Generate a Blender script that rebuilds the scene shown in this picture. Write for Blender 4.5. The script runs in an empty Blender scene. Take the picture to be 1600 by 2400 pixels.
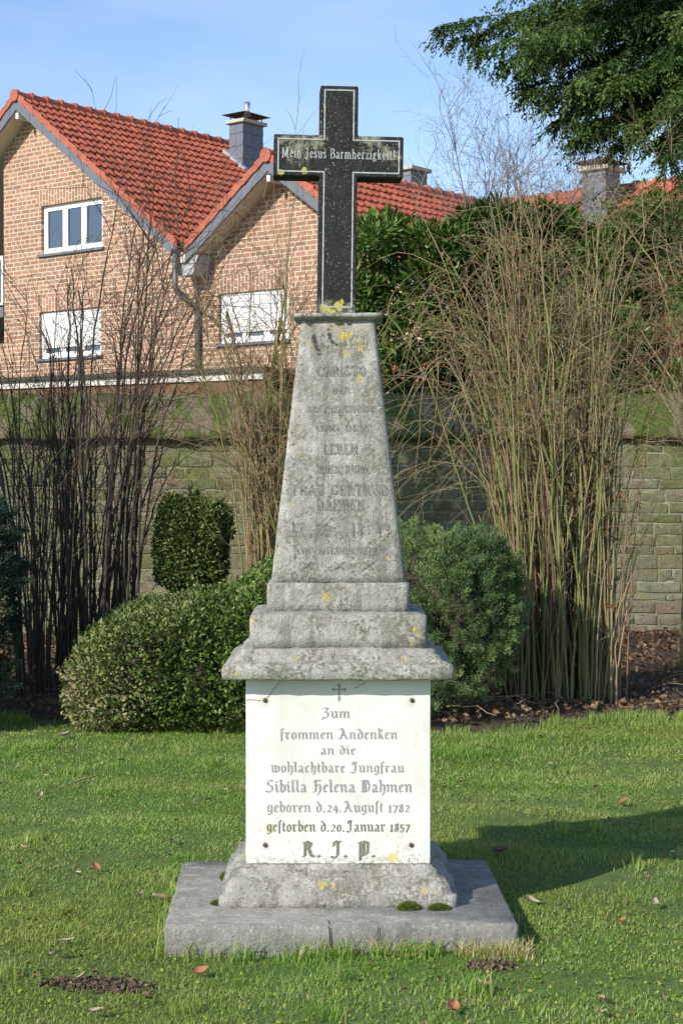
import bpy, bmesh, math, random
import numpy as np
from mathutils import Vector, Matrix, geometry
R = math.radians
C = bpy.context.scene.collection
SC = bpy.context.scene
rng = np.random.default_rng(7)
random.seed(7)

# ------------------------------------------------------------------ camera, sky, sun, exposure
cam_d = bpy.data.cameras.new('camera'); cam = bpy.data.objects.new('camera', cam_d); C.objects.link(cam)
cam_d.sensor_fit = 'HORIZONTAL'; cam_d.sensor_width = 36; cam_d.lens = 36 * 3900 / 1600
cam_d.clip_start = .1; cam_d.clip_end = 2000
cam.location = (0, 0, 1.65); cam.rotation_euler = (R(90) - math.atan(72 / 3900), 0, 0)
SC.camera = cam
SUN_EL = 31.0
SUN_DIR = Vector((.705, .71, 0)).normalized() * math.cos(R(SUN_EL)) + Vector((0, 0, -math.sin(R(SUN_EL))))   # way the light travels
W = bpy.data.worlds.new('World'); SC.world = W; W.use_nodes = True
wn, wl = W.node_tree.nodes, W.node_tree.links
bg = wn['Background']; bg.inputs['Strength'].default_value = .15
sky = wn.new('ShaderNodeTexSky'); sky.sky_type = 'NISHITA'; sky.sun_disc = False
sky.sun_elevation = R(SUN_EL); sky.sun_rotation = math.atan2(-SUN_DIR.x, -SUN_DIR.y)
sky.altitude = 50; sky.air_density = 1.0; sky.dust_density = .3; sky.ozone_density = 1.6
tint = wn.new('ShaderNodeMix'); tint.data_type = 'RGBA'; tint.blend_type = 'MULTIPLY'; tint.inputs[0].default_value = 1; tint.inputs[7].default_value = (.97, 1.0, 1.1, 1)
wl.new(sky.outputs[0], tint.inputs[6]); 
tc = wn.new('ShaderNodeTexCoord'); mp_ = wn.new('ShaderNodeMapping'); mp_.inputs['Scale'].default_value = (2.2, 2.2, 7); wl.new(tc.outputs['Generated'], mp_.inputs['Vector'])
cn = wn.new('ShaderNodeTexNoise'); cn.inputs['Scale'].default_value = 2.2; cn.inputs['Detail'].default_value = 6; cn.inputs['Roughness'].default_value = .6; wl.new(mp_.outputs[0], cn.inputs['Vector'])
cr = wn.new('ShaderNodeMapRange'); cr.inputs[1].default_value = .5; cr.inputs[2].default_value = .85; cr.inputs[3].default_value = 0; cr.inputs[4].default_value = .2; wl.new(cn.outputs['Fac'], cr.inputs[0])
cm = wn.new('ShaderNodeMix'); cm.data_type = 'RGBA'; wl.new(cr.outputs[0], cm.inputs[0]); wl.new(tint.outputs[2], cm.inputs[6]); cm.inputs[7].default_value = (6.2, 6.6, 7.0, 1); wl.new(cm.outputs[2], bg.inputs['Color'])
sun_d = bpy.data.lights.new('sun', 'SUN'); sun_d.energy = 4.7; sun_d.angle = R(.53); sun_d.color = (1, .945, .85)
sun = bpy.data.objects.new('sun', sun_d); C.objects.link(sun)
sun.rotation_euler = SUN_DIR.to_track_quat('-Z', 'Y').to_euler(); sun.location = (-20, -20, 30)
SC.view_settings.view_transform = 'Standard'; SC.view_settings.look = 'None'
SC.view_settings.exposure = .28; SC.view_settings.gamma = 1

# ------------------------------------------------------------------ helpers
def tag(o, label=None, cat=None, group=None, kind=None):
    if label: o['label'] = label
    if cat: o['category'] = cat
    if group: o['group'] = group
    if kind: o['kind'] = kind
    return o
def empty(name, loc=(0, 0, 0), rz=0):
    o = bpy.data.objects.new(name, None); C.objects.link(o); o.location = loc; o.rotation_euler = (0, 0, rz)
    o.empty_display_size = .1
    return o
def link(name, me, mat=None, parent=None, smooth=False):
    o = bpy.data.objects.new(name, me); C.objects.link(o)
    if mat: me.materials.append(getattr(mat, 'm', mat))
    if parent: o.parent = parent
    if smooth: me.polygons.foreach_set('use_smooth', np.ones(len(me.polygons), bool))
    return o
def mesh_np(name, V, F, mat=None, parent=None, smooth=False, attrs=None):
    """F: list of (M,k) int arrays."""
    me = bpy.data.meshes.new(name)
    V = np.asarray(V, np.float32).reshape(-1, 3)
    F = [np.asarray(f, np.int32) for f in F if len(f)]
    nl = sum(f.size for f in F); nf = sum(len(f) for f in F)
    me.vertices.add(len(V)); me.vertices.foreach_set('co', V.ravel())
    me.loops.add(nl); me.loops.foreach_set('vertex_index', np.concatenate([f.ravel() for f in F]))
    me.polygons.add(nf)
    tot = np.concatenate([np.full(len(f), f.shape[1], np.int32) for f in F])
    st = np.concatenate([[0], np.cumsum(tot)[:-1]]).astype(np.int32)
    me.polygons.foreach_set('loop_start', st); me.polygons.foreach_set('loop_total', tot)
    me.update(calc_edges=True)
    for k, a in (attrs or {}).items():
        at = me.attributes.new(k, 'FLOAT', 'POINT'); at.data.foreach_set('value', np.asarray(a, np.float32))
    return link(name, me, mat, parent, smooth)
class MB:
    """collects boxes, prisms and tubes into one mesh"""
    def __init__(s): s.v = []; s.f = []
    def add(s, V, F):
        b = len(s.v); s.v += [tuple(p) for p in V]; s.f += [tuple(i + b for i in f) for f in F]; return s
    def box(s, a, b):
        (x0, y0, z0), (x1, y1, z1) = a, b
        return s.add([(x0,y0,z0),(x1,y0,z0),(x1,y1,z0),(x0,y1,z0),(x0,y0,z1),(x1,y0,z1),(x1,y1,z1),(x0,y1,z1)],
                     [(0,3,2,1),(4,5,6,7),(0,1,5,4),(1,2,6,5),(2,3,7,6),(3,0,4,7)])
    def prism(s, poly, y0, y1):
        """poly of (x,z) points extruded along y"""
        n = len(poly)
        return s.add([(x, y0, z) for x, z in poly] + [(x, y1, z) for x, z in poly],
                     [tuple(range(n)), tuple(range(2*n-1, n-1, -1))] + [(i, n+i, n+(i+1) % n, (i+1) % n) for i in range(n)])
    def tube(s, pts, rad, n=8, cap=True):
        V, F = tube_np([np.array(pts, float)], [np.full(len(pts), rad) if np.isscalar(rad) else np.array(rad, float)], n)
        b = len(s.v); s.v += [tuple(p) for p in V]; s.f += [tuple(int(i) + b for i in f) for f in F]
        if cap:
            s.f.append(tuple(range(b + n - 1, b - 1, -1))); m = len(V) - n; s.f.append(tuple(range(b + m, b + m + n)))
        return s
    def build(s, name, mat=None, parent=None, smooth=False, bevel=0):
        me = bpy.data.meshes.new(name); me.from_pydata(s.v, [], s.f)
        bm = bmesh.new(); bm.from_mesh(me); bmesh.ops.recalc_face_normals(bm, faces=bm.faces)
        if bevel: bmesh.ops.bevel(bm, geom=bm.edges[:], offset=bevel, segments=1, affect='EDGES')
        bm.to_mesh(me); bm.free()
        return link(name, me, mat, parent, smooth)
def tube_np(polys, rads, n=5):
    Vs, Fs, b = [], [], 0
    ang = np.arange(n) * 2 * np.pi / n; ca, sa = np.cos(ang), np.sin(ang)
    for P, r in zip(polys, rads):
        m = len(P); T = np.gradient(P, axis=0); T /= np.linalg.norm(T, axis=1, keepdims=True) + 1e-9
        ref = np.array([1., 0, 0]) if abs(T[0, 0]) < .8 else np.array([0, 1., 0])
        A = np.cross(T, ref); A /= np.linalg.norm(A, axis=1, keepdims=True) + 1e-9
        B = np.cross(T, A)
        V = P[:, None, :] + r[:, None, None] * (A[:, None, :] * ca[None, :, None] + B[:, None, :] * sa[None, :, None])
        Vs.append(V.reshape(-1, 3))
        i = np.arange(m - 1)[:, None] * n; j = np.arange(n)[None, :]; k = (j + 1) % n
        Fs.append(np.stack([i + j, i + k, i + n + k, i + n + j], -1).reshape(-1, 4) + b); b += m * n
    return np.concatenate(Vs), np.concatenate(Fs)
def unit(a): return a / (np.linalg.norm(a, axis=-1, keepdims=True) + 1e-9)
def leaves_np(P, D, L, asp=.5, fold=.15, curl=0.):
    """leaf of 6 verts, two quads folded on the midrib; P base points, D directions, L lengths"""
    N = len(P); D = unit(D); L = np.broadcast_to(L, N)[:, None]
    S = unit(np.cross(D, rng.normal(size=(N, 3)))); U = np.cross(S, D)
    w = L * asp * .5
    mid = P + D * L * .5 + U * L * curl; tip = P + D * L - U * L * curl
    v = np.stack([P, mid + S * w + U * w * fold * 2 - D * L * .12, mid + S * w * .75 + U * w * fold * 1.5 + D * L * .2, tip,
                  mid - S * w * .75 + U * w * fold * 1.5 + D * L * .2, mid - S * w + U * w * fold * 2 - D * L * .12], 1).reshape(-1, 3)
    b = np.arange(N)[:, None] * 6
    F = np.concatenate([b + np.array([[0, 1, 2, 3]]), b + np.array([[0, 3, 4, 5]])])
    return v, F
def snoise(p, sc, seed=0):
    r = np.random.default_rng(seed); o = 0
    for i in range(7):
        k = r.normal(size=3); k /= np.linalg.norm(k); fr = sc * r.uniform(.6, 1.7)
        o = o + np.sin((p @ k) * fr + r.uniform(0, 6.28))
    return o / 3.2

# ------------------------------------------------------------------ materials
class N:
    """little node builder"""
    def __init__(s, name, rough=.8):
        s.m = bpy.data.materials.new(name); s.m.use_nodes = True; s.t = s.m.node_tree
        s.b = s.t.nodes['Principled BSDF']; s.b.inputs['Roughness'].default_value = rough
        s.out = s.t.nodes['Material Output']
    def n(s, ty, **kw):
        x = s.t.nodes.new(ty)
        for k, v in kw.items():
            if k[0] == '_': setattr(x, k[1:], v)
            else:
                i = x.inputs[int(k[1:])] if k[0] == 'i' and k[1:].isdigit() else x.inputs[k.replace('_', ' ')]
                if hasattr(v, 'is_output') or isinstance(v, bpy.types.NodeSocket): s.t.links.new(v, i)
                else: i.default_value = v
        return x
    def L(s, a, b): s.t.links.new(a, b)
    def obj(s): return s.n('ShaderNodeTexCoord').outputs['Object']
    def pos(s): return s.n('ShaderNodeNewGeometry').outputs['Position']
    def noise(s, vec, scale, detail=4, rough=.6, dist=0):
        return s.n('ShaderNodeTexNoise', Vector=vec, Scale=scale, Detail=detail, Roughness=rough, Distortion=dist).outputs['Fac']
    def ramp(s, fac, stops):
        r = s.n('ShaderNodeValToRGB', Fac=fac).color_ramp
        while len(r.elements) < len(stops): r.elements.new(.5)
        for e, (p, c) in zip(r.elements, stops):
            e.position = p; e.color = (*c, 1) if hasattr(c, '__len__') else (c, c, c, 1)
        return s.t.nodes[-1].outputs['Color']
    def mix(s, fac, a, b, mode='MIX'):
        x = s.t.nodes.new('ShaderNodeMix'); x.data_type = 'RGBA'; x.blend_type = mode
        for i, v in ((0, fac), (6, a), (7, b)):
            if isinstance(v, bpy.types.NodeSocket): s.t.links.new(v, x.inputs[i])
            else: x.inputs[i].default_value = v if i == 0 or len(v) == 4 else (*v, 1)
        return x.outputs[2]
    def math(s, op, a, b=0., clamp=False):
        x = s.n('ShaderNodeMath', _operation=op, _use_clamp=clamp)
        for i, v in ((0, a), (1, b)):
            if isinstance(v, bpy.types.NodeSocket): s.t.links.new(v, x.inputs[i])
            else: x.inputs[i].default_value = v
        return x.outputs[0]
    def attr(s, k): return s.n('ShaderNodeAttribute', _attribute_name=k).outputs['Fac']
    def bump(s, h, strength=.5, dist=.01):
        s.L(s.n('ShaderNodeBump', Height=h, Strength=strength, Distance=dist).outputs[0], s.b.inputs['Normal'])
    def col(s, c):
        if isinstance(c, bpy.types.NodeSocket): s.L(c, s.b.inputs['Base Color'])
        else: s.b.inputs['Base Color'].default_value = (*c, 1)
        return s
def plain(name, c, rough=.6, var=.15, scale=8, metal=0):
    m = N(name, rough); n = m.noise(m.obj(), scale, 5)
    m.col(m.mix(n, [x * (1 - var) for x in c], [min(1, x * (1 + var)) for x in c])); m.b.inputs['Metallic'].default_value = metal
    return m.m
def leafmat(name, stops, rough=.45, trans=.25, dry=None, spec=.22):
    """colours by a random number kept on each leaf; light passes through thin leaves"""
    m = N(name, rough); m.b.inputs['Specular IOR Level'].default_value = spec
    c = m.ramp(m.attr('rnd'), stops)
    if dry: c = m.mix(m.attr('dry'), c, dry)
    m.col(c)
    t = m.n('ShaderNodeBsdfTranslucent', Color=m.mix(1., c, (1.3, 1.4, .6), 'MULTIPLY'))
    mx = m.n('ShaderNodeMixShader', Fac=trans); m.L(m.b.outputs[0], mx.inputs[1]); m.L(t.outputs[0], mx.inputs[2])
    m.L(mx.outputs[0], m.out.inputs['Surface'])
    return m.m
def stonemat(name, lichen=(), dark=.5, seed=0., tone=1., crack=None):
    m = N(name, .9); o = m.obj()
    v = m.n('ShaderNodeVectorMath', _operation='ADD', i0=o, i1=(seed, seed * 1.7, seed * .3)).outputs[0]
    big = m.noise(v, 3.5, 5); med = m.noise(v, 13, 6, .65); fine = m.noise(v, 66, 5, .72); sp = m.noise(v, 150, 3, .6)
    t = lambda *c: [x * tone for x in c]
    c = m.ramp(big, [(.3, t(.215, .205, .178)), (.52, t(.34, .325, .288)), (.72, t(.41, .395, .352))])
    c = m.mix(m.ramp(med, [(.52, 0.), (.62, .75)]), c, t(.48, .463, .42))                       # pale crust
    olive = m.math('MULTIPLY', m.ramp(fine, [(.46, 0.), (.53, 1.)]), m.ramp(m.noise(v, 8.5, 6, .68, .6), [(.45, 0.), (.56, 1.)]))
    c = m.mix(m.math('MULTIPLY', olive, min(1, dark * 1.25)), c, (.15, .145, .10))
    blk = m.math('MULTIPLY', m.ramp(m.noise(v, 46, 4, .75, .4), [(.585, 0.), (.63, 1.)]), m.ramp(m.noise(v, 4.2, 2), [(.46, 0.), (.58, 1.)]))
    c = m.mix(m.math('MULTIPLY', blk, .75), c, (.05, .047, .032))
    c = m.mix(m.math('MULTIPLY', m.ramp(sp, [(.56, 0.), (.62, 1.)]), .5), c, (.13, .125, .095))
    c = m.mix(m.math('MULTIPLY', m.ramp(m.noise(v, 90, 3, .7), [(.6, 0.), (.66, 1.)]), .6), c, (.54, .535, .49))
    st = m.n('ShaderNodeVectorMath', _operation='MULTIPLY', i0=v, i1=(1., 1., .07)).outputs[0]
    c = m.mix(m.math('MULTIPLY', m.ramp(m.noise(st, 19, 5, .7), [(.5, 0.), (.66, 1.)]), .55), c, (.12, .115, .085))
    if lichen:
        wob = m.math('MULTIPLY', m.math('SUBTRACT', m.noise(v, 75, 4, .7), .5), .085)
        best = None
        for p, r in lichen:
            d = m.n('ShaderNodeVectorMath', _operation='DISTANCE', i0=o, i1=p).outputs['Value']
            k = m.math('SUBTRACT', r, d); best = k if best is None else m.math('MAXIMUM', best, k)
        k = m.ramp(m.math('MULTIPLY', m.math('ADD', best, wob), 90., True), [(0., 0.), (1., 1.)])
        k = m.math('MULTIPLY', k, m.ramp(m.noise(v, 170, 3, .7), [(.38, .1), (.5, 1.)]))
        c = m.mix(k, c, m.ramp(fine, [(.35, (.46, .30, .025)), (.6, (.55, .47, .10))]))
    m.col(c)
    m.bump(m.math('ADD', m.math('MULTIPLY', med, 1.), m.math('ADD', m.math('MULTIPLY', fine, .6), m.math('MULTIPLY', sp, .35))), .8, .012)
    return m.m

M = {}
# ------------------------------------------------------------------ ground
def edge_y(x): return 10.98 + .10 * x * x + .07 * np.sin(x * 5.1) + .04 * np.sin(x * 13 + 1)
def ground_z(x, y): return .012 * np.sin(x * 1.7 + y * .9) + .009 * np.sin(x * 4.1 - y * 3.3) + .006 * np.sin(y * 7 + x * 2) + .003
BARE = [(-.80, 5.44, .20, .075), (.50, 5.585, .085, .05), (.62, 5.60, .16, .05)]   # soil patches in the lawn
m = N('lawn_soil', .95); p = m.pos()
c = m.ramp(m.noise(p, 9, 5), [(.35, (.06, .10, .015)), (.6, (.10, .15, .025)), (.8, (.11, .10, .045))]); m.col(c); m.bump(m.noise(p, 60, 4), .6, .02)
xs = np.concatenate([[-400, -60, -20, -8], np.linspace(-5, 5, 81), [8, 20, 60, 400]]); ys = np.concatenate([[-60, -10, 0], np.linspace(3.5, 12, 90), [20, 60, 150, 600]])
X, Y = np.meshgrid(xs, ys); near = (np.abs(X) < 6) & (Y > 3) & (Y < 12.5)
Z = np.where(near, np.where(Y > edge_y(X) + .06, -.06, ground_z(X, Y)), -.06)
i = np.arange(len(ys) - 1)[:, None] * len(xs) + np.arange(len(xs) - 1)[None]
tag(mesh_np('lawn_ground', np.stack([X, Y, Z], -1), [np.stack([i, i + 1, i + 1 + len(xs), i + len(xs)], -1).reshape(-1, 4)], m.m, None, True), kind='structure')

m = N('bed_soil', .95); p = m.pos()
c = m.ramp(m.noise(p, 7, 6, .7), [(.3, (.03, .02, .012)), (.5, (.075, .05, .03)), (.7, (.13, .09, .052))]); m.col(c)
m.bump(m.noise(p, 30, 6, .7), 1., .05)
xs = np.linspace(-7, 7, 120); tv = np.concatenate([[0, .01], np.linspace(.03, 1, 50)])
X = np.repeat(xs[None], len(tv), 0); E_ = edge_y(X); Y = E_ + (17.75 - E_) * tv[:, None]
Z = .05 * np.minimum(1, (Y - E_) / .4) + .02 * np.sin(X * 3 + Y * 2) * np.minimum(1, (Y - E_)) + .012 * np.sin(X * 9 - Y * 7) - .02 * (tv[:, None] == 0)
i = np.arange(len(tv) - 1)[:, None] * len(xs) + np.arange(len(xs) - 1)[None]
tag(mesh_np('planting_bed', np.stack([X, Y, Z], -1), [np.stack([i, i + 1, i + 1 + len(xs), i + len(xs)], -1).reshape(-1, 4)], m.m, None, True), kind='structure')
M['soil'] = plain('crumbly_soil', (.115, .08, .052), .95, .5, 40)
for bx, by, ra, rb in BARE[:2]:
    n = 420; a = rng.uniform(0, 6.28, n); q = np.sqrt(rng.uniform(0, 1, n))
    P = np.stack([bx + ra * q * np.cos(a), by + rb * q * np.sin(a), np.zeros(n)], -1); P[:, 2] = ground_z(P[:, 0], P[:, 1]) + .012 * (1 - q ** 2) + rng.uniform(0, .01, n)
    mb = MB()
    for k in range(n):
        s = rng.uniform(.004, .014); v = rng.normal(size=(6, 3)); v = unit(v) * s * rng.uniform(.6, 1.2, (6, 1)) + P[k]
        mb.add(v, [(0,1,2),(0,2,3),(0,3,1),(4,2,1),(4,3,2),(4,1,3),(5,0,1)])
    tag(mb.build('bare_soil', M['soil']), kind='stuff', label='loose brown crumbs of bare soil in the lawn', cat='soil')

# ------------------------------------------------------------------ stroke lettering (broad nib pen)
def S(t): return [[tuple(map(float, q.split(','))) for q in s.split()] for s in t.split('|')]
FR = {k: (w, S(t)) for k, w, t in [
 ('i', .38, '0,1 .13,.85 .13,.17 .27,.02|.1,1.36 .18,1.26'), ('l', .38, '0,1.6 .12,1.5 .12,.17 .26,.02'), ('n', .78, '0,1 .13,.85 .13,.02|.13,.75 .4,1 .53,.85 .53,.17 .65,.02'),
 ('m', 1.16, '0,1 .13,.85 .13,.02|.13,.75 .4,1 .53,.85 .53,.02|.53,.75 .8,1 .92,.85 .92,.17 1.04,.02'), ('u', .76, '0,1 .13,.85 .13,.17 .27,.02 .5,.2|.4,1 .53,.85 .53,.17 .66,.02'),
 ('e', .58, '.45,.12 .27,0 .1,.17 .1,.83 .28,1 .46,.8 .12,.48'), ('o', .66, '.25,1 .1,.83 .1,.17 .27,0|.25,1 .48,.8 .48,.17 .27,0'),
 ('a', .68, '.08,.8 .22,1 .42,.85 .42,.17 .56,.02|.42,.58 .1,.4 .08,.15 .2,0 .42,.2'), ('r', .56, '0,1 .13,.85 .13,.17 .25,.02|.15,.8 .33,1 .46,.86'),
 ('c', .56, '.45,.14 .27,0 .1,.17 .1,.83 .28,1 .42,.86'), ('d', .66, '.08,1.5 .2,1.42 .5,.95 .5,.17 .27,0 .1,.17 .1,.8 .27,.97 .45,.85'),
 ('b', .64, '0,1.6 .12,1.5 .12,.15 .28,0 .5,.2 .5,.82 .33,1 .14,.8'), ('h', .66, '0,1.6 .12,1.5 .12,.02|.12,.78 .35,1 .5,.83 .5,.1 .33,-.36'),
 ('k', .66, '0,1.6 .12,1.5 .12,.02|.12,1.25 .34,1.42 .42,1.28 .2,1.02|.12,.62 .42,.72|.25,.6 .42,.15 .55,.02'), ('t', .42, '.12,1.3 .12,.17 .27,.02|0,.98 .32,.98'),
 ('f', .46, '.38,1.5 .24,1.62 .12,1.45 .12,-.3|0,.95 .32,.95'), ('ſ', .4, '.38,1.5 .24,1.62 .12,1.45 .12,-.3'),
 ('g', .64, '.42,.95 .22,1 .08,.83 .08,.25 .22,.08 .42,.25|.3,1 .46,.9 .46,-.15 .25,-.4 .05,-.25'), ('s', .56, '.45,.88 .28,1 .1,.82 .1,.65 .45,.4 .45,.17 .27,0 .06,.14'),
 ('w', .98, '0,1.1 .12,.9 .12,.17 .27,0 .45,.17|.33,1.1 .45,.9 .45,.17 .6,0 .82,.2 .82,.8 .66,1'), ('.', .4, '.06,.12 .16,0'),
 ('A', 1.12, '.02,.05 .2,0 .46,1.1 .36,1.5 .2,1.6 .08,1.4|.4,1.58 .8,.15 .97,.02|.25,.6 .68,.6'), ('Z', .82, '.02,1.42 .25,1.56 .62,1.42 .32,.92 .58,.74 .6,.28 .35,0 0,.1|.15,-.08 0,-.25'),
 ('J', .86, '.08,1.4 .3,1.6 .7,1.52|.5,1.55 .5,.2 .3,-.1 0,.02|.3,1.5 .2,1.1'), ('S', .9, '.75,1.4 .5,1.6 .2,1.35 .25,1 .65,.7 .7,.3 .4,0 .02,.14'),
 ('H', .98, '.08,1.3 .3,1.6 .3,.1 .02,.02|.3,1.45 .62,1.6 .8,1.45|.3,.8 .6,1 .78,.8 .76,.1 .5,-.35'), ('D', 1.06, '.2,1.5 .2,.15 0,0|0,1.45 .3,1.6 .7,1.45 .87,.9 .77,.2 .45,0 .15,.1|.46,1.5 .46,.15'),
 ('R', 1.0, '.2,1.5 .2,.1 0,0|0,1.4 .3,1.6 .65,1.35 .55,.95 .25,.85|.45,.85 .65,.15 .88,.02|.42,1.5 .42,.95'), ('P', .95, '.2,1.5 .2,-.35|0,1.4 .35,1.6 .77,1.4 .72,.3 .42,.1 .22,.3|.46,1.5 .46,.2'),
 ('1', .4, '0,.85 .15,1 .15,.0|0,0 .3,0'), ('2', .6, '.05,.8 .25,1 .45,.8 .4,.55 .05,.05 .5,.05'), ('4', .6, '.36,1 .02,.3 .55,.3|.38,.7 .38,-.15'), ('7', .58, '.02,.95 .48,.95 .16,-.12'),
 ('8', .6, '.28,1.15 .1,.92 .42,.45 .42,.12 .26,0 .08,.14 .1,.42 .42,.78 .42,1 .28,1.15'), ('0', .62, '.26,.95 .08,.75 .08,.18 .26,0 .48,.2 .48,.75 .26,.95'), ('5', .56, '.45,1 .12,1 .1,.6 .35,.55 .45,.25 .3,-.1 .04,-.02'),
]}
RO = {k: (w, S(t)) for k, w, t in [
 ('A', .8, '.05,0 .38,1 .72,0|.17,.35 .6,.35|-.04,0 .16,0|.58,0 .84,0'), ('B', .68, '.12,0 .12,1|.12,1 .42,.98 .5,.8 .42,.56 .12,.54|.42,.56 .58,.4 .56,.1 .4,0 .12,0'), ('C', .72, '.62,.8 .45,.98 .25,.95 .1,.7 .1,.3 .25,.05 .45,.02 .62,.2|.62,1 .62,.72'),
 ('D', .76, '.14,0 .14,1|.02,1 .4,1 .62,.75 .62,.25 .4,0 .02,0'), ('E', .66, '.14,0 .14,1|.02,1 .56,1 .56,.8|.14,.52 .42,.52|.02,0 .58,0 .58,.22'), ('F', .62, '.14,0 .14,1|.02,1 .56,1 .56,.8|.14,.52 .4,.52|.02,0 .28,0'),
 ('G', .78, '.62,.8 .45,.98 .25,.95 .1,.7 .1,.3 .25,.05 .45,.02 .62,.2 .62,.42|.5,.42 .74,.42|.62,1 .62,.75'), ('H', .8, '.14,0 .14,1|.62,0 .62,1|.14,.52 .62,.52|.02,0 .27,0|.02,1 .27,1|.5,0 .75,0|.5,1 .75,1'),
 ('I', .36, '.14,0 .14,1|.02,0 .27,0|.02,1 .27,1'), ('L', .62, '.14,0 .14,1|.02,1 .27,1|.02,0 .55,0 .55,.25'), ('M', .96, '.12,0 .12,1 .44,.1 .76,1 .76,0|0,0 .22,0|.64,0 .9,0|0,1 .14,1|.74,1 .9,1'), ('N', .82, '.12,0 .12,1 .64,.02 .64,1|0,0 .24,0|.52,1 .76,1'),
 ('O', .8, '.36,1 .14,.8 .1,.5 .14,.2 .36,0 .58,.2 .62,.5 .58,.8 .36,1'), ('R', .76, '.14,0 .14,1|.02,1 .42,1 .54,.8 .44,.54 .14,.52|.4,.52 .6,.05 .72,0|.02,0 .27,0'), ('S', .6, '.48,.8 .3,1 .1,.82 .14,.6 .45,.38 .48,.16 .28,0 .06,.18|.48,1 .48,.76|.06,0 .06,.24'),
 ('T', .72, '.34,0 .34,1|.04,.78 .04,1 .64,1 .64,.78|.2,0 .48,0'), ('U', .8, '.14,1 .14,.25 .3,.02 .5,.05 .62,.3 .62,1|.02,1 .27,1|.52,1 .74,1'), ('W', 1.05, '.05,1 .28,0 .5,.9 .72,0 .95,1|-.05,1 .18,1|.82,1 1.04,1'),
 ('1', .42, '.06,.86 .18,1 .18,0|.04,0 .32,0'), ('7', .6, '.04,.8 .04,.98 .54,.98 .22,0'), ('8', .64, '.3,1 .1,.78 .3,.54 .52,.26 .3,0 .08,.26 .3,.54 .48,.78 .3,1'), ('9', .64, '.12,.08 .35,.02 .52,.4 .5,.8 .3,1 .1,.78 .12,.55 .3,.45 .5,.6'), ('4', .66, '.44,0 .44,1 .04,.3 .62,.3|.32,0 .56,0'),
 ('J', .5, '.3,1 .3,.1 .16,-.12 -.02,-.02|.16,1 .42,1'), ('e', .52, '.08,.4 .44,.4 .4,.6 .26,.68 .1,.5 .1,.2 .24,0 .44,.12'), ('i', .3, '.13,0 .13,.66|.02,.66 .13,.66|.02,0 .25,0|.13,.9 .14,.86'), ('n', .62, '.13,0 .13,.66|.02,.66 .13,.66|.13,.5 .3,.68 .46,.55 .46,0|.02,0 .24,0|.36,0 .57,0'),
 ('s', .46, '.36,.55 .22,.67 .08,.52 .36,.2 .22,0 .05,.14'), ('u', .62, '.12,.66 .12,.14 .26,0 .45,.16|.45,.66 .45,0 .56,0|.02,.66 .12,.66|.34,.66 .45,.66'), ('a', .54, '.08,.52 .22,.67 .38,.52 .38,.1 .5,0|.38,.38 .1,.26 .1,.05 .24,0 .38,.14'),
 ('r', .46, '.13,0 .13,.66|.02,.66 .13,.66|.13,.48 .28,.67 .4,.58|.02,0 .26,0'), ('m', .92, '.13,0 .13,.66|.02,.66 .13,.66|.13,.5 .28,.68 .44,.55 .44,0|.44,.5 .6,.68 .76,.55 .76,0|.02,0 .24,0|.34,0 .55,0|.66,0 .88,0'), ('h', .62, '.13,0 .13,1|.02,1 .13,1|.13,.5 .3,.68 .46,.55 .46,0|.02,0 .24,0|.36,0 .57,0'),
 ('z', .5, '.06,.5 .06,.65 .42,.65 .06,.01 .44,.01 .44,.16'), ('g', .54, '.22,.66 .08,.48 .22,.28 .36,.48 .22,.66|.36,.6 .46,.68|.14,.28 .08,.12 .38,.05 .4,-.15 .2,-.25 .04,-.14 .12,.06'), ('k', .6, '.13,0 .13,1|.02,1 .13,1|.13,.3 .44,.64|.24,.4 .44,0 .56,0|.02,0 .24,0'), ('t', .38, '.15,.9 .15,.1 .26,0 .34,.06|.02,.65 .32,.65'),
 ('!', .36, '.15,1 .15,.32|.14,.08 .16,.02'),
]}
def letter_quads(text, font, x0, x1, base, h, nibw, nibang, thin, gap=.1, space=.45):
    """strokes of a broad nib swept along each line, on the plane (x, z); returns flat quads"""
    wd = lambda ch: space if ch == ' ' else font[ch][0] + gap
    tot = sum(wd(ch) for ch in text) - gap; sx = (x1 - x0) / tot
    nv = np.array([math.cos(nibang), math.sin(nibang)]) * nibw / 2; tv = np.array([-math.sin(nibang), math.cos(nibang)]) * thin / 2
    Q = []; cx = 0
    mp = lambda p: (x0 + (cx + p[0]) * sx, base + p[1] * h)
    for ch in text:
        if ch != ' ':
            for st in font[ch][1]:
                for a, b in zip(st[:-1], st[1:]):
                    a, b = np.array(a), np.array(b)
                    d = (b - a) / (np.linalg.norm(b - a) + 1e-9)
                    for w_ in (nv, tv):
                        if abs(d[0] * w_[1] - d[1] * w_[0]) < .012: continue
                        e = d * (.02 if w_ is nv else np.linalg.norm(nv) * .2)
                        Q.append([mp(q) for q in (a - e - w_, b + e - w_, b + e + w_, a - e + w_)])
        cx += wd(ch)
    return Q
def letters(name, lines, parent, mat, to3d):
    V, F = [], []
    for k, q in enumerate(sum(lines, [])):
        b = len(V); V += [to3d(x, z, .0012 + (k % 11) * .00009) for x, z in q]
        p = [q[i] for i in range(4)]; ar = sum(p[i][0] * p[(i+1) % 4][1] - p[(i+1) % 4][0] * p[i][1] for i in range(4))
        F.append((b, b+1, b+2, b+3) if ar > 0 else (b+3, b+2, b+1, b))
    me = bpy.data.meshes.new(name); me.from_pydata(V, [], F)
    return link(name, me, mat, parent)

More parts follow.
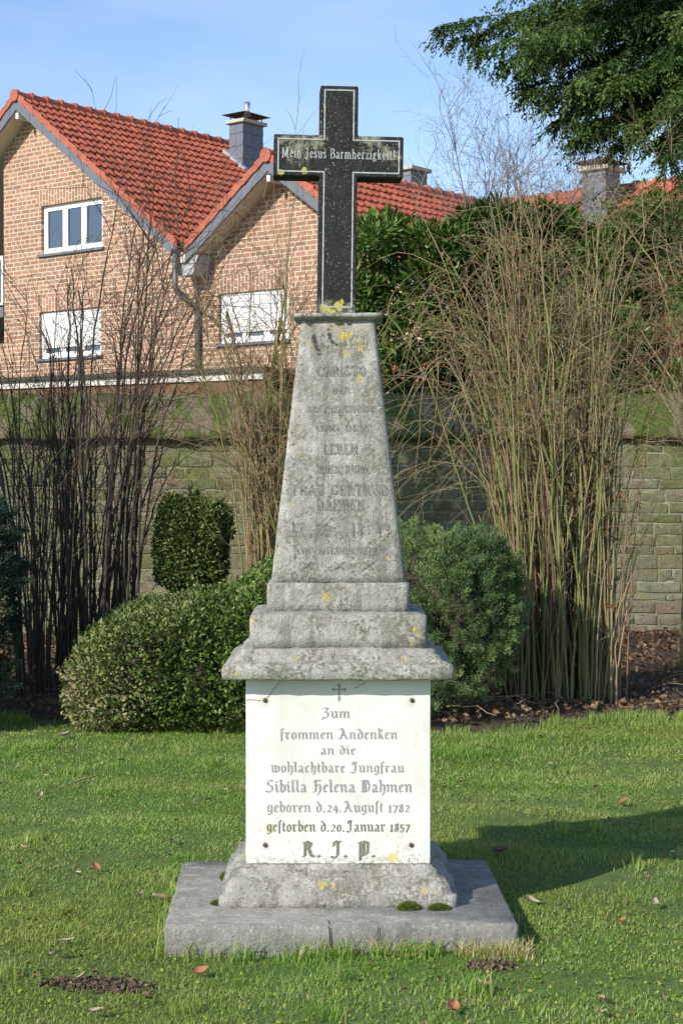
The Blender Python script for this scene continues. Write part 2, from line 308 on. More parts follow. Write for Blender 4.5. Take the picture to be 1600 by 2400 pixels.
# ------------------------------------------------------------------ the monument
CX, CY = -.012, 6.372
mon = tag(empty('grave_monument', (CX, CY, 0)), 'tall weathered grey stone grave monument topped by a black cross on the lawn', 'monument')
def rect_loft(name, rings, mat, parent, seg=26, amp=.0022, chip=.004, seed=1):
    """stack of rectangular rings (half width, half depth, z) with chipped, worn edges"""
    V = []
    for hw, hd, z in rings:
        c = min(.012, hw * .1)
        pts = []
        for (ax, ay), (bx, by), n in (((-hw + c, -hd), (hw - c, -hd), seg), ((hw, -hd + c), (hw, hd - c), seg), ((hw - c, hd), (-hw + c, hd), seg), ((-hw, hd - c), (-hw, -hd + c), seg)):
            for k in range(n): pts.append((ax + (bx - ax) * k / (n - 1), ay + (by - ay) * k / (n - 1), z))
        V.append(pts)
    V = np.array(V); m_, n_ = V.shape[:2]
    Vf = V.reshape(-1, 3)
    ns = np.stack([snoise(Vf, 24, seed), snoise(Vf, 24, seed + 1), snoise(Vf, 30, seed + 2)], -1) * amp * .45 + np.stack([snoise(Vf, 95, seed + 3), snoise(Vf, 95, seed + 4), snoise(Vf, 80, seed + 5)], -1) * amp * .6
    ch = np.clip(snoise(Vf, 45, seed + 9) - .75, 0, 1)[:, None] * chip * -unit(Vf * np.array([1, 1, 0]))
    ns[:n_, 2] *= .1
    Vf = Vf + ns + ch
    i = np.arange(m_ - 1)[:, None] * n_; j = np.arange(n_)[None]; k = (j + 1) % n_
    F = [np.stack([i + j, i + k, i + n_ + k, i + n_ + j], -1).reshape(-1, 4)]
    o = mesh_np(name, Vf, F + [np.arange(n_)[None, ::-1], (np.arange(n_) + (m_ - 1) * n_)[None]], mat, parent)
    return o
def rings(prof, sub=.035):
    """fills long steps of a profile with extra rings"""
    out = [prof[0]]
    for a, b in zip(prof[:-1], prof[1:]):
        d = math.dist(a, b); n = max(1, int(d / sub))
        out += [tuple(a[i] + (b[i] - a[i]) * k / n for i in range(3)) for k in range(1, n + 1)]
    return out
fy = lambda x, hd, z, r: ((x, -hd, z), r)
st_slab = stonemat('slab_stone', dark=.35, seed=3., tone=.74)
st_plinth = stonemat('plinth_stone', [fy(-.055, .335, .185, .017), fy(-.035, .34, .205, .02), fy(-.06, .33, .165, .013), fy(-.02, .33, .175, .013), fy(.12, .325, .205, .012), fy(-.10, .32, .222, .01), fy(.31, .345, .155, .014), fy(.345, .345, .158, .01), fy(-.09, .345, .13, .009), fy(.40, .33, .19, .008), fy(-.345, .05, .23, .03), fy(.26, .31, .225, .01)], dark=.7, seed=9.)
st_corn = stonemat('cornice_stone', [fy(-.16, .315, 1.005, .016), fy(.24, .31, 1.0, .014), fy(.245, .31, 1.012, .012), fy(-.37, .345, .95, .012), fy(-.34, .345, .965, .009), fy(.385, .31, 1.01, .01), fy(-.325, .25, 1.14, .014), fy(.28, .25, 1.11, .012), fy(.29, .25, 1.09, .012), fy(.27, .25, 1.05, .01), fy(-.05, .19, 1.225, .012), fy(-.035, .19, 1.215, .012), fy(-.02, .19, 1.222, .009)], dark=.75, seed=21.)
st_shaft = stonemat('shaft_stone', [fy(-.02, .11, 2.235, .014), fy(.02, .11, 2.20, .022), fy(.045, .11, 2.205, .015), fy(-.065, .11, 2.24, .012), fy(.03, .12, 2.135, .017), fy(.02, .11, 2.243, .01), fy(.085, .115, 2.15, .014), fy(.075, .112, 2.178, .012), fy(-.11, .11, 2.165, .012), fy(.08, .125, 2.04, .014), fy(-.14, .14, 1.75, .008), fy(-.17, .15, 1.56, .012), fy(.02, .155, 1.555, .007), fy(-.13, .14, 1.79, .008), fy(.19, .17, 1.36, .008)], dark=.6, seed=33.)
# stepped base slab, turned slightly against the shaft
slab = rect_loft('base_slab', rings([(.621, .5, -.06), (.621, .5, .088), (.609, .488, .1)], .03), st_slab, mon, seg=44, amp=.003, seed=3)
slab.location = (0, -.094, 0); slab.rotation_euler = (0, 0, R(1.6))
cdark = plain('crack_dark', (.03, .026, .02), .95)  # near-black strips laid on the slab as crack lines
for x, w, dz in ((-.045, .0022, .0), (.125, .0012, .035)):
    crk = MB()
    zz = np.linspace(.098, .0 + dz, 9); xx = x + np.cumsum(rng.normal(0, .0016, 9))
    for a in range(8): crk.add([(xx[a] - w, -.5065, zz[a]), (xx[a] + w, -.5065, zz[a]), (xx[a+1] + w, -.5065, zz[a+1]), (xx[a+1] - w, -.5065, zz[a+1])], [(0, 1, 2, 3)])
    crk.build('crack', cdark, slab)
crk = MB(); ct = np.linspace(-.503, -.44, 7)
for a in range(6): crk.add([(-.047, ct[a], .1022), (-.0445 + .001 * (a % 2), ct[a], .1022), (-.0445, ct[a+1], .1022), (-.047 + .001 * (a % 2), ct[a+1], .1022)], [(0, 1, 2, 3)])
crk.build('crack', cdark, slab)
d = .075
plinth = rect_loft('plinth', rings([(.434, .359, .09), (.434, .359, .141), (.43, .355, .145), (.418, .343, .147), (.414, .339, .158), (.410, .335, .170), (.403, .328, .184), (.393, .318, .196), (.374, .299, .202), (.367, .292, .208), (.366, .291, .221), (.352, .277, .225), (.348, .273, .229), (.345, .27, .238)], .02), st_plinth, mon, seg=40, seed=11)
die = rect_loft('pedestal', rings([(.338, .245, .235), (.338, .245, .93)], .05), stonemat('pedestal_stone', dark=.6, seed=5.), mon, seed=17, amp=.001, chip=0)
corn = rect_loft('cornice', rings([(.36, .27, .925), (.4185, .3435, .9268), (.4225, .3475, .935), (.4235, .3485, .95), (.423, .348, .966), (.4155, .3405, .979), (.398, .323, .988), (.382, .307, .9945), (.377, .302, 1.001), (.3765, .3015, 1.0105), (.359, .284, 1.0145), (.3575, .2825, 1.018), (.3565, .2815, 1.032), (.3275, .2535, 1.0355), (.325, .25, 1.037)], .018), st_corn, mon, seg=44, seed=23)
step1 = rect_loft('step', rings([(.327, .252, 1.035), (.327, .252, 1.1505), (.321, .246, 1.157), (.264, .19, 1.166)], .03), st_corn, mon, seg=34, seed=31)
step2 = rect_loft('step', rings([(.2655, .19, 1.162), (.265, .19, 1.266), (.261, .186, 1.2705), (.25, .175, 1.272)], .03), st_corn, mon, seg=30, seed=37)
SH0, SH1 = (.2513, .176, 1.272), (.1382, .105, 2.258)
shaft = rect_loft('shaft', rings([SH0, SH1], .03), st_shaft, mon, seg=26, seed=41, amp=.0012)
cap = rect_loft('cap', rings([(.139, .106, 2.255), (.15, .117, 2.259), (.163, .13, 2.2655), (.1675, .1345, 2.268), (.168, .135, 2.278), (.164, .131, 2.2815)], .02), stonemat('cap_stone', [fy(.02, .12, 2.27, .014)], dark=.8, seed=44.), mon, seg=22, seed=43, amp=.0012)
# moss cushions on the slab
mm = leafmat('moss_green', [(0, (.05, .075, .012)), (.5, (.12, .165, .025)), (1, (.22, .26, .05))], .8, .2)
for mx_, my_, rx, ry, rz_ in ((.255, -.385, .04, .02, .03), (.365, -.385, .04, .018, .022), (-.44, -.30, .025, .03, .012), (-.44, .1, .02, .06, .02)):
    n = 2600; a = rng.uniform(0, 6.28, n); q = np.sqrt(rng.uniform(0, 1, n)); 
    P = np.stack([mx_ + rx * q * np.cos(a), my_ + ry * q * np.sin(a), .1 + rz_ * np.sqrt(1 - q * q) - .004], -1)
    V, F = leaves_np(P, np.stack([np.cos(a) * q, np.sin(a) * q, np.full(n, 1.)], -1) + rng.normal(0, .5, (n, 3)), rng.uniform(.004, .009, n), .4)
    mesh_np('moss', V, [F], mm, mon, attrs={'rnd': np.repeat(rng.random(n), 6)})
# marble plate
m = N('plate_marble', .55); o = m.obj(); sx = m.n('ShaderNodeSeparateXYZ', Vector=o)
low = m.ramp(m.n('ShaderNodeMapRange', i0=sx.outputs[2], i1=.23, i2=.52).outputs[0], [(0., 1.), (.35, .62), (1., 0.)])
c = m.ramp(m.noise(o, 5, 6, .6, .5), [(.3, (.62, .60, .53)), (.5, (.70, .685, .63)), (.7, (.75, .74, .70))])
sv = m.n('ShaderNodeVectorMath', _operation='MULTIPLY', i0=o, i1=(1., 1., .06)).outputs[0]
c = m.mix(m.math('MULTIPLY', m.ramp(m.noise(sv, 22, 5, .7), [(.52, 0.), (.72, 1.)]), .28), c, (.42, .40, .30))
g = m.math('MULTIPLY', m.ramp(m.noise(o, 75, 5, .75), [(.545, 0.), (.6, 1.)]), m.math('MULTIPLY', low, m.ramp(m.noise(o, 9, 3), [(.40, .0), (.56, 1.)])))
c = m.mix(m.math('MULTIPLY', g, .75), c, (.27, .255, .17))
edge = m.ramp(m.n('ShaderNodeMapRange', i0=sx.outputs[2], i1=.236, i2=.285).outputs[0], [(0., 1.), (1., 0.)])
g2 = m.math('MULTIPLY', m.ramp(m.noise(o, 60, 5, .7), [(.47, 0.), (.54, 1.)]), edge)
c = m.mix(m.math('MULTIPLY', g2, .8), c, (.23, .22, .14))
k = m.ramp(m.noise(o, 210, 2), [(.70, 0.), (.72, 1.)]); c = m.mix(m.math('MULTIPLY', k, .5), c, (.3, .29, .22))
best = None
for q, r in (((-.145, -.27, .447), .013), ((-.25, -.27, .37), .02), ((-.165, -.27, .368), .01), ((.20, -.27, .262), .022), ((.21, -.27, .275), .014)):
    dd = m.math('SUBTRACT', r, m.n('ShaderNodeVectorMath', _operation='DISTANCE', i0=o, i1=q).outputs['Value']); best = dd if best is None else m.math('MAXIMUM', best, dd)
k = m.math('MULTIPLY', m.math('ADD', best, m.math('MULTIPLY', m.math('SUBTRACT', m.noise(o, 90, 4, .7), .5), .06)), 110., True)
c = m.mix(m.math('MULTIPLY', k, .8), c, (.55, .50, .16)); 
halo = None
for q in ((-.269, -.27, .838), (.270, -.27, .838), (-.269, -.27, .305), (.268, -.27, .302)):
    dd = m.math('SUBTRACT', .03, m.n('ShaderNodeVectorMath', _operation='DISTANCE', i0=o, i1=q).outputs['Value']); halo = dd if halo is None else m.math('MAXIMUM', halo, dd)
c = m.mix(m.math('MULTIPLY', m.math('MULTIPLY', m.math('ADD', halo, m.math('MULTIPLY', m.math('SUBTRACT', m.noise(sv, 40, 4, .7), .5), .04)), 40., True), .4), c, (.36, .31, .22))
m.col(c); m.bump(m.noise(o, 60, 4), .12, .004)
PW = .3395
mb = MB().box((-PW, -.268, .2395), (PW, -.2455, .924))
plate = mb.build('inscription_plate', m.m, mon, bevel=.0025); tag(plate, 'white marble plate with grey blackletter inscription')
mi = N('carved_grey', .9); oo = mi.obj(); mi.col(mi.ramp(mi.noise(oo, 160, 4, .7), [(.3, (.16, .155, .15)), (.55, (.34, .335, .325)), (.75, (.5, .49, .46))]))
mi2 = N('carved_grey_dirty', .9); oo = mi2.obj(); mi2.col(mi2.ramp(mi2.noise(oo, 120, 4, .7), [(.3, (.10, .095, .07)), (.55, (.2, .19, .15)), (.75, (.4, .39, .33))]))
pk = 2 * PW / 1308.
pl = lambda x: (x - 764) * pk
pz = lambda y: .2375 + (1350 - y) * pk
front = lambda yy: (lambda x, z, o: (x, -yy - o, z))
for tx, a, b, bs, xh, nw, mt in [('Zum', 650, 850, 305, 46, .23, mi), ('frommen Andenken', 355, 1185, 455, 46, .23, mi), ('an die', 640, 888, 565, 43, .23, mi), ('wohlachtbare Jungfrau', 292, 1232, 692, 46, .23, mi),
    ('Sibilla Helena Dahmen', 250, 1290, 833, 54, .25, mi), ('geboren d.24.Auguſt 1782', 262, 1272, 975, 48, .23, mi), ('geſtorben d.20.Januar 1857', 258, 1272, 1113, 48, .23, mi2), ('R. J. P.', 510, 1040, 1295, 70, .27, mi2)]:
    letters('inscription', [letter_quads(tx, FR, pl(a), pl(b), pz(bs), xh * pk, nw, R(38), .06, .1, .5)], plate, mt, front(.268))
# little ornamental cross at the head of the plate
ez = pz(190); q = []
for pts in ([(-.004, .06), (.004, .06), (.0022, .035), (-.0022, .035)], [(-.0022, .035), (.0022, .035), (.0062, .008), (-.0062, .008)], [(-.0062, .008), (.0062, .008), (0, -.002), (0, -.002)], [(-.022, .043), (.022, .043), (.022, .047), (-.022, .047)],
            [(-.028, .045), (-.02, .038), (-.014, .045), (-.02, .052)], [(.014, .045), (.02, .038), (.028, .045), (.02, .052)], [(-.008, .06), (0, .052), (.008, .06), (0, .068)]):
    q.append([(x + pl(770), z + ez) for x, z in pts])
letters('emblem', [q], plate, mi, front(.268))
mbolt = plain('rusty_iron', (.11, .08, .065), .6, .4, 60, .4)
for x, y in ((245, 180), (1285, 180), (245, 1210), (1280, 1210)):
    bo = MB(); X0, Z0 = pl(x), pz(y)
    V = [(X0 + r * math.cos(t), -.268 - h, Z0 + r * math.sin(t)) for r, h in ((.0085, .0), (.0085, .004), (.005, .0075)) for t in np.arange(10) * .628]
    F = [(i + j, i + (j + 1) % 10, i + 10 + (j + 1) % 10, i + 10 + j) for i in (0, 10) for j in range(10)] + [tuple(range(20, 30))]
    bo.add(V, F).build('bolt', mbolt, plate, True)
ck = []
for a, b in (((245, 180), (350, 55)), ((112, 178), (220, 182)), ((870, 98), (960, 55))):
    (ax, ay), (bx, by) = (pl(a[0]), pz(a[1])), (pl(b[0]), pz(b[1])); n = 7; pts = [(ax + (bx - ax) * k / n + rng.normal(0, .0012), ay + (by - ay) * k / n + rng.normal(0, .0012)) for k in range(n + 1)]
    for p0, p1 in zip(pts[:-1], pts[1:]):
        dx, dy = p1[0] - p0[0], p1[1] - p0[1]; l = math.hypot(dx, dy); nx, ny = -dy / l * .0009, dx / l * .0009
        ck.append([(p0[0] - nx, p0[1] - ny), (p1[0] - nx, p1[1] - ny), (p1[0] + nx, p1[1] + ny), (p0[0] + nx, p0[1] + ny)])
letters('crack', [ck], plate, mbolt, front(.268))
# worn lettering on the shaft
mw = N('worn_letters', .95); oo = mw.obj(); mw.col(mw.ramp(mw.noise(oo, 130, 4, .7), [(.35, (.12, .115, .09)), (.6, (.20, .195, .165)), (.75, (.36, .35, .31))]))
tr = mw.n('ShaderNodeBsdfTransparent'); mx = mw.n('ShaderNodeMixShader', Fac=mw.ramp(mw.noise(oo, 95, 4, .7), [(.50, 0.), (.66, .85)])); mw.L(mw.b.outputs[0], mx.inputs[1]); mw.L(tr.outputs[0], mx.inputs[2]); mw.L(mx.outputs[0], mw.out.inputs['Surface'])
mpale = N('lit_carving_edge', .95); oo = mpale.obj(); mpale.col(mpale.ramp(mpale.noise(oo, 100, 3), [(.35, (.36, .36, .34)), (.7, (.56, .56, .53))]))
tr = mpale.n('ShaderNodeBsdfTransparent'); mx = mpale.n('ShaderNodeMixShader', Fac=mpale.ramp(mpale.noise(oo, 60, 4, .7), [(.42, .2), (.56, .92)])); mpale.L(mpale.b.outputs[0], mx.inputs[1]); mpale.L(tr.outputs[0], mx.inputs[2]); mpale.L(mx.outputs[0], mpale.out.inputs['Surface'])
def sz(y):   # zoom row on the shaft to height
    return SH1[2] + (SH0[2] - SH1[2]) * (y - 165) / (2215 - 165)
def shaft3(dx, dz, extra):
    def f(x, z, o):
        t = (z - SH0[2]) / (SH1[2] - SH0[2]); return (x + dx, -(SH0[1] + (SH1[1] - SH0[1]) * t) - o - .0022 - extra, z + dz)
    return f
sk = lambda x, y: (x - (695 + (705 - 695) * 0)) * (.2785 / 590. * (1 - (y - 165) / 2050.) + .5026 / 1060. * ((y - 165) / 2050.))
for tx, a, b, bs, h in [('CHRISTO', 520, 915, 602, 76), ('DER', 645, 790, 737, 46), ('AUFERSTEHUNG', 440, 970, 887, 50), ('UND DEM', 515, 925, 1035, 50), ('LEBEN', 575, 845, 1214, 78), ('EDEL RUHE', 530, 940, 1360, 58),
    ('FRAU GERTRUD', 335, 1080, 1532, 78), ('DAHMEN', 525, 900, 1650, 82), ('17 89  18 49', 325, 1100, 1855, 105), ('AUF WIEDERSEHEN', 345, 1065, 1990, 50)]:
    h_ = sz(bs - h) - sz(bs)
    sp = 1.0 if tx[0] == '1' else .6
    q = letter_quads(tx, RO, sk(a, bs), sk(b, bs), sz(bs), h_, .15, 0, .045, .16, sp)
    letters('inscription', [q], shaft, mw, shaft3(0, 0, 0.0004)); letters('inscription', [q], shaft, mpale, shaft3(.0042, -.002, -.0008))  # dark letters and pale offset copy paint shaded and lit sides of the cuts
q = []
for x0 in (445, 700, 930):
    for dx in (-1, 1): q.append([(sk(x0 - 38 * dx - 8, 2080), sz(2110)), (sk(x0 - 38 * dx + 8, 2080), sz(2110)), (sk(x0 + 38 * dx + 8, 2080), sz(2050)), (sk(x0 + 38 * dx - 8, 2080), sz(2050))])
letters('ornament', [q], shaft, mw, shaft3(0, 0, .0004))
md = shade_stain = N('recess_shade_stain', .95); oo = md.obj(); md.col(md.ramp(md.noise(oo, 90, 3), [(.35, (.03, .028, .018)), (.7, (.085, .08, .055))]))  # flat dark strokes: painted shade of a worn carving, plus two black stains
tr = md.n('ShaderNodeBsdfTransparent'); mx = md.n('ShaderNodeMixShader', Fac=md.ramp(md.noise(oo, 85, 5, .75), [(.47, 0.), (.56, 1.)])); md.L(md.b.outputs[0], mx.inputs[1]); md.L(tr.outputs[0], mx.inputs[2]); md.L(mx.outputs[0], md.out.inputs['Surface'])
for path, w_ in (([(805, 200), (720, 192), (645, 205), (612, 240), (625, 300), (650, 345), (690, 362)], 11), ([(490, 280), (505, 340), (530, 390), (548, 440)], 15), ([(440, 185), (480, 200)], 16)):
    q = []
    for (ax, ay), (bx, by) in zip(path[:-1], path[1:]):
        l = math.hypot(bx - ax, by - ay); nx, ny = -(by - ay) / l * w_, (bx - ax) / l * w_; q.append([(sk(x, 250), sz(y)) for x, y in ((ax - nx, ay - ny), (bx - nx, by - ny), (bx + nx, by + ny), (ax + nx, ay + ny))])
    letters('shade_stain_stroke', [q], shaft, md, shaft3(0, 0, .0004))
# polished black cross
mc = N('black_granite', .7); mc.b.inputs['Specular IOR Level'].default_value = .3; o = mc.obj()
c = mc.ramp(mc.noise(o, 14, 5), [(.35, (.009, .009, .009)), (.7, (.024, .024, .022))])
fl = mc.math('MULTIPLY', mc.ramp(mc.noise(o, 95, 3, .75), [(.635, 0.), (.66, 1.)]), mc.ramp(mc.noise(o, 9, 2), [(.42, .25), (.55, 1.)]))
c = mc.mix(mc.math('MULTIPLY', fl, .8), c, (.33, .33, .25))
c = mc.mix(mc.math('MULTIPLY', mc.ramp(mc.noise(o, 190, 2), [(.66, 0.), (.69, 1.)]), .7), c, (.28, .28, .24))
sxn = mc.n('ShaderNodeSeparateXYZ', Vector=o)
best = None
for q_, r in (((-.15, -.06, .63), .075), ((-.09, -.06, .66), .06), ((.13, -.06, .665), .05), ((.19, -.06, .61), .05), ((-.21, -.06, .66), .03), ((-.04, -.06, .015), .06), ((.05, -.06, .02), .04), ((.1, -.06, .665), .04)):
    dd = mc.math('SUBTRACT', 1., mc.math('DIVIDE', mc.n('ShaderNodeVectorMath', _operation='DISTANCE', i0=o, i1=q_).outputs['Value'], r)); best = dd if best is None else mc.math('MAXIMUM', best, dd)
k = mc.math('MULTIPLY', mc.math('ADD', mc.math('MULTIPLY', best, .55), mc.math('MULTIPLY', mc.math('SUBTRACT', mc.noise(o, 60, 5, .75), .56), 2.2)), 3., True)
k = mc.math('MULTIPLY', k, mc.math('MULTIPLY', mc.math('GREATER_THAN', best, -.2), .8))
c = mc.mix(k, c, mc.ramp(mc.noise(o, 50, 3), [(.35, (.17, .17, .10)), (.65, (.33, .33, .24))]))
best = None
for q_, r in (((-.218, -.062, .535), .013), ((-.13, -.062, .545), .014), ((.228, -.062, .6), .009), ((-.05, -.062, .03), .016), ((-.03, -.062, .02), .012), ((.005, -.062, .035), .02), ((-.015, -.062, .015), .014), ((.02, -.062, .05), .012), ((-.056, -.062, .79), .007)):
    dd = mc.math('SUBTRACT', r, mc.n('ShaderNodeVectorMath', _operation='DISTANCE', i0=o, i1=q_).outputs['Value']); best = dd if best is None else mc.math('MAXIMUM', best, dd)
k = mc.math('MULTIPLY', mc.math('ADD', best, mc.math('MULTIPLY', mc.math('SUBTRACT', mc.noise(o, 90, 4, .7), .5), .03)), 200., True)
c = mc.mix(k, c, (.42, .38, .07)); mc.col(c); mc.bump(mc.noise(o, 120, 4, .7), .25, .004)
HW, AW, A0, A1, TOP, DP = .0715, .245, .524, .679, .866, .06
cp = [(-HW, 0), (HW, 0), (HW, A0), (AW, A0), (AW, A1), (HW, A1), (HW, TOP), (-HW, TOP), (-HW, A1), (-AW, A1), (-AW, A0), (-HW, A0)]
me = bpy.data.meshes.new('cross'); bm = bmesh.new()
vs = [bm.verts.new((x, -DP, z)) for x, z in cp]; f = bm.faces.new(vs); ex = bmesh.ops.extrude_face_region(bm, geom=[f]); bmesh.ops.translate(bm, verts=[v for v in ex['geom'] if isinstance(v, bmesh.types.BMVert)], vec=(0, 2 * DP, 0))
bmesh.ops.recalc_face_normals(bm, faces=bm.faces); bmesh.ops.bevel(bm, geom=bm.edges[:], offset=.003, segments=2, affect='EDGES')
bmesh.ops.triangulate(bm, faces=[f for f in bm.faces if len(f.verts) > 4]); bm.to_mesh(me); bm.free()
cross = link('cross', me, mc.m, mon); tag(cross, 'black stone cross with a pale border line and lettering')
cross.location = (-.009, 0, 2.279); cross.rotation_euler = (0, R(.7), R(3.2))
i_ = .0165; b_ = [(-HW + i_, i_ + .015), (HW - i_, i_ + .015), (HW - i_, A0 + i_), (AW - i_, A0 + i_), (AW - i_, A1 - i_), (HW - i_, A1 - i_), (HW - i_, TOP - i_), (-HW + i_, TOP - i_), (-HW + i_, A1 - i_), (-AW + i_, A1 - i_), (-AW + i_, A0 + i_), (-HW + i_, A0 + i_)]
q = []; n = len(b_)
for k in range(n):
    a, b = b_[k], b_[(k + 1) % n]; t = .0026
    q.append([(min(a[0], b[0]) - t, min(a[1], b[1]) - t), (max(a[0], b[0]) + t, min(a[1], b[1]) - t), (max(a[0], b[0]) + t, max(a[1], b[1]) + t), (min(a[0], b[0]) - t, max(a[1], b[1]) + t)])
def worn(name, ca, cb, sc, lo, hi, amt):
    w_ = N(name, .8); oo = w_.obj(); w_.col(w_.ramp(w_.noise(oo, 60, 4), [(.35, ca), (.7, cb)]))
    tr = w_.n('ShaderNodeBsdfTransparent'); mx = w_.n('ShaderNodeMixShader', Fac=w_.ramp(w_.noise(oo, sc, 4, .7), [(lo, 0.), (hi, amt)])); w_.L(w_.b.outputs[0], mx.inputs[1]); w_.L(tr.outputs[0], mx.inputs[2]); w_.L(mx.outputs[0], w_.out.inputs['Surface']); return w_.m
mline = worn('border_paint', (.3, .32, .3), (.46, .48, .47), 45, .58, .68, .7)
letters('border_line', [q], cross, mline, front(DP))
letters('inscription', [letter_quads('Mein Jesus Barmherzigkeit!', RO, -.214, .216, .592, .036, .14, 0, .06, .1, .42)], cross, worn('cross_lettering', (.34, .35, .33), (.5, .51, .48), 40, .56, .66, .75), front(DP))
# ------------------------------------------------------------------ END MONUMENT
# ------------------------------------------------------------------ old garden wall
m = N('old_wall_stone', .95); p = m.pos(); sx = m.n('ShaderNodeSeparateXYZ', Vector=p); rn = m.attr('rnd')
c = m.ramp(rn, [(0., (.17, .13, .08)), (.2, (.29, .26, .18)), (.36, (.24, .145, .105)), (.5, (.35, .32, .23)), (.66, (.12, .12, .05)), (.8, (.27, .25, .17)), (1., (.23, .17, .12))])
c = m.mix(m.ramp(m.noise(p, 8, 6, .7), [(.42, 0.), (.66, .7)]), c, (.31, .29, .21))
gr = m.math('MULTIPLY', m.ramp(m.noise(p, 1.6, 6, .65), [(.36, 0.), (.54, 1.)]), m.ramp(m.n('ShaderNodeMapRange', i0=sx.outputs[2], i1=.2, i2=2.1).outputs[0], [(0., .1), (.45, .5), (1., .95)]))
c = m.mix(gr, c, m.ramp(m.noise(p, 20, 4), [(.35, (.075, .105, .018)), (.65, (.19, .225, .065))]))
c = m.mix(m.ramp(m.noise(p, 26, 6, .75), [(.54, 0.), (.64, .75)]), c, (.085, .08, .055)); m.col(c)
m.bump(m.math('ADD', m.noise(p, 16, 6, .7), m.noise(p, 70, 4, .7)), .9, .03)
wall = tag(empty('garden_wall', (0, 17.6, 0)), 'old stone wall with a mossy sloped coping behind the bare shrubs', 'wall')
xs = np.arange(-11, 11.01, .06); V, F4, F8, RN = [], [], [], []; z = -.15; wr = np.random.default_rng(5)
mort = MB().box((-11, 0, -.2), (11, .4, 2.13)).build('mortar', None, wall)
while z < 2.12:
    hh = min(wr.uniform(.07, .16), 2.135 - z); x = -11 - wr.uniform(0, .3)
    if hh < .03: break
    while x < 11:
        w = wr.uniform(.16, .48); g = wr.uniform(.002, .011); q = []
        for fx, fz in ((0, 0), (.33, 0), (.67, 0), (1, 0), (1, .5), (1, 1), (.67, 1), (.33, 1), (0, 1), (0, .5)):
            zz = z + g + fz * (hh - 2 * g) + .012 * math.sin(x * 1.3 + fx * w * 1.3) + wr.normal(0, .006)
            q.append((x + g + fx * (w - 2 * g) + wr.normal(0, .005), zz))
        q = np.array(q); ce = q.mean(0); dep = wr.uniform(.002, .014); b0 = len(V)
        V += [(a_, .012, b_) for a_, b_ in q] + [(ce[0] + (a_ - ce[0]) * .985, -dep * .8, ce[1] + (b_ - ce[1]) * .965) for a_, b_ in q] + [(ce[0] + (a_ - ce[0]) * .93, -dep + wr.normal(0, .0025), ce[1] + (b_ - ce[1]) * .88) for a_, b_ in q]
        for rr_ in (0, 10):
            for k in range(10): F4.append((b0 + rr_ + k, b0 + rr_ + (k + 1) % 10, b0 + rr_ + 10 + (k + 1) % 10, b0 + rr_ + 10 + k))
        F8.append(tuple(b0 + 20 + k for k in range(10))); RN += [wr.random()] * 30; x += w
    z += hh
mesh_np('masonry', V, [np.array(F4), np.array(F8)], m.m, wall, False, {'rnd': RN})
mm_ = N('lime_mortar', .95); p = mm_.pos(); mm_.col(mm_.mix(mm_.ramp(mm_.noise(p, 3, 5, .7), [(.4, 0.), (.6, 1.)]), mm_.ramp(mm_.noise(p, 30, 5, .7), [(.35, (.19, .18, .13)), (.65, (.37, .355, .27))]), (.15, .17, .06))); mort.data.materials.append(mm_.m)
m = N('mossy_coping', .95); p = m.pos(); sc = m.n('ShaderNodeVectorMath', _operation='MULTIPLY', i0=p, i1=(1., .22, .22)).outputs[0]
bl = m.noise(sc, 7, 5, .65, .4); c = m.ramp(m.noise(p, 25, 5, .7), [(.3, (.045, .07, .008)), (.5, (.095, .145, .016)), (.7, (.17, .225, .032))])
c = m.mix(m.ramp(bl, [(.47, 0.), (.56, .9)]), c, m.ramp(m.noise(p, 40, 3), [(.3, (.20, .16, .09)), (.7, (.34, .28, .18))]))
c = m.mix(m.ramp(m.noise(p, 2.2, 4), [(.55, 0.), (.72, .6)]), c, (.05, .045, .02)); m.col(c); m.bump(m.noise(p, 45, 5, .75), 1., .05)
pr = [(-.10, 2.09), (-.115, 2.14), (-.10, 2.165)] + [(-.10 + .5 * k / 9, 2.165 + .435 * k / 9) for k in range(1, 10)] + [(.5, 2.56), (.5, 2.09)]
X = np.repeat(xs[:, None], len(pr), 1); P = np.stack([X, np.repeat(np.array([q[0] for q in pr])[None], len(xs), 0), np.repeat(np.array([q[1] for q in pr])[None], len(xs), 0)], -1)
P = P + np.stack([0 * X, .02 * snoise(P, 8, 81) + .01 * snoise(P, 35, 83), .018 * snoise(P, 7, 82) + .012 * snoise(P, 30, 84)], -1); n = len(pr)
i = np.arange(len(xs) - 1)[:, None] * n + np.arange(n)[None]; j = np.arange(len(xs) - 1)[:, None] * n + (np.arange(n)[None] + 1) % n
mesh_np('coping', P, [np.stack([i, j, j + n, i + n], -1).reshape(-1, 4)], m.m, wall)

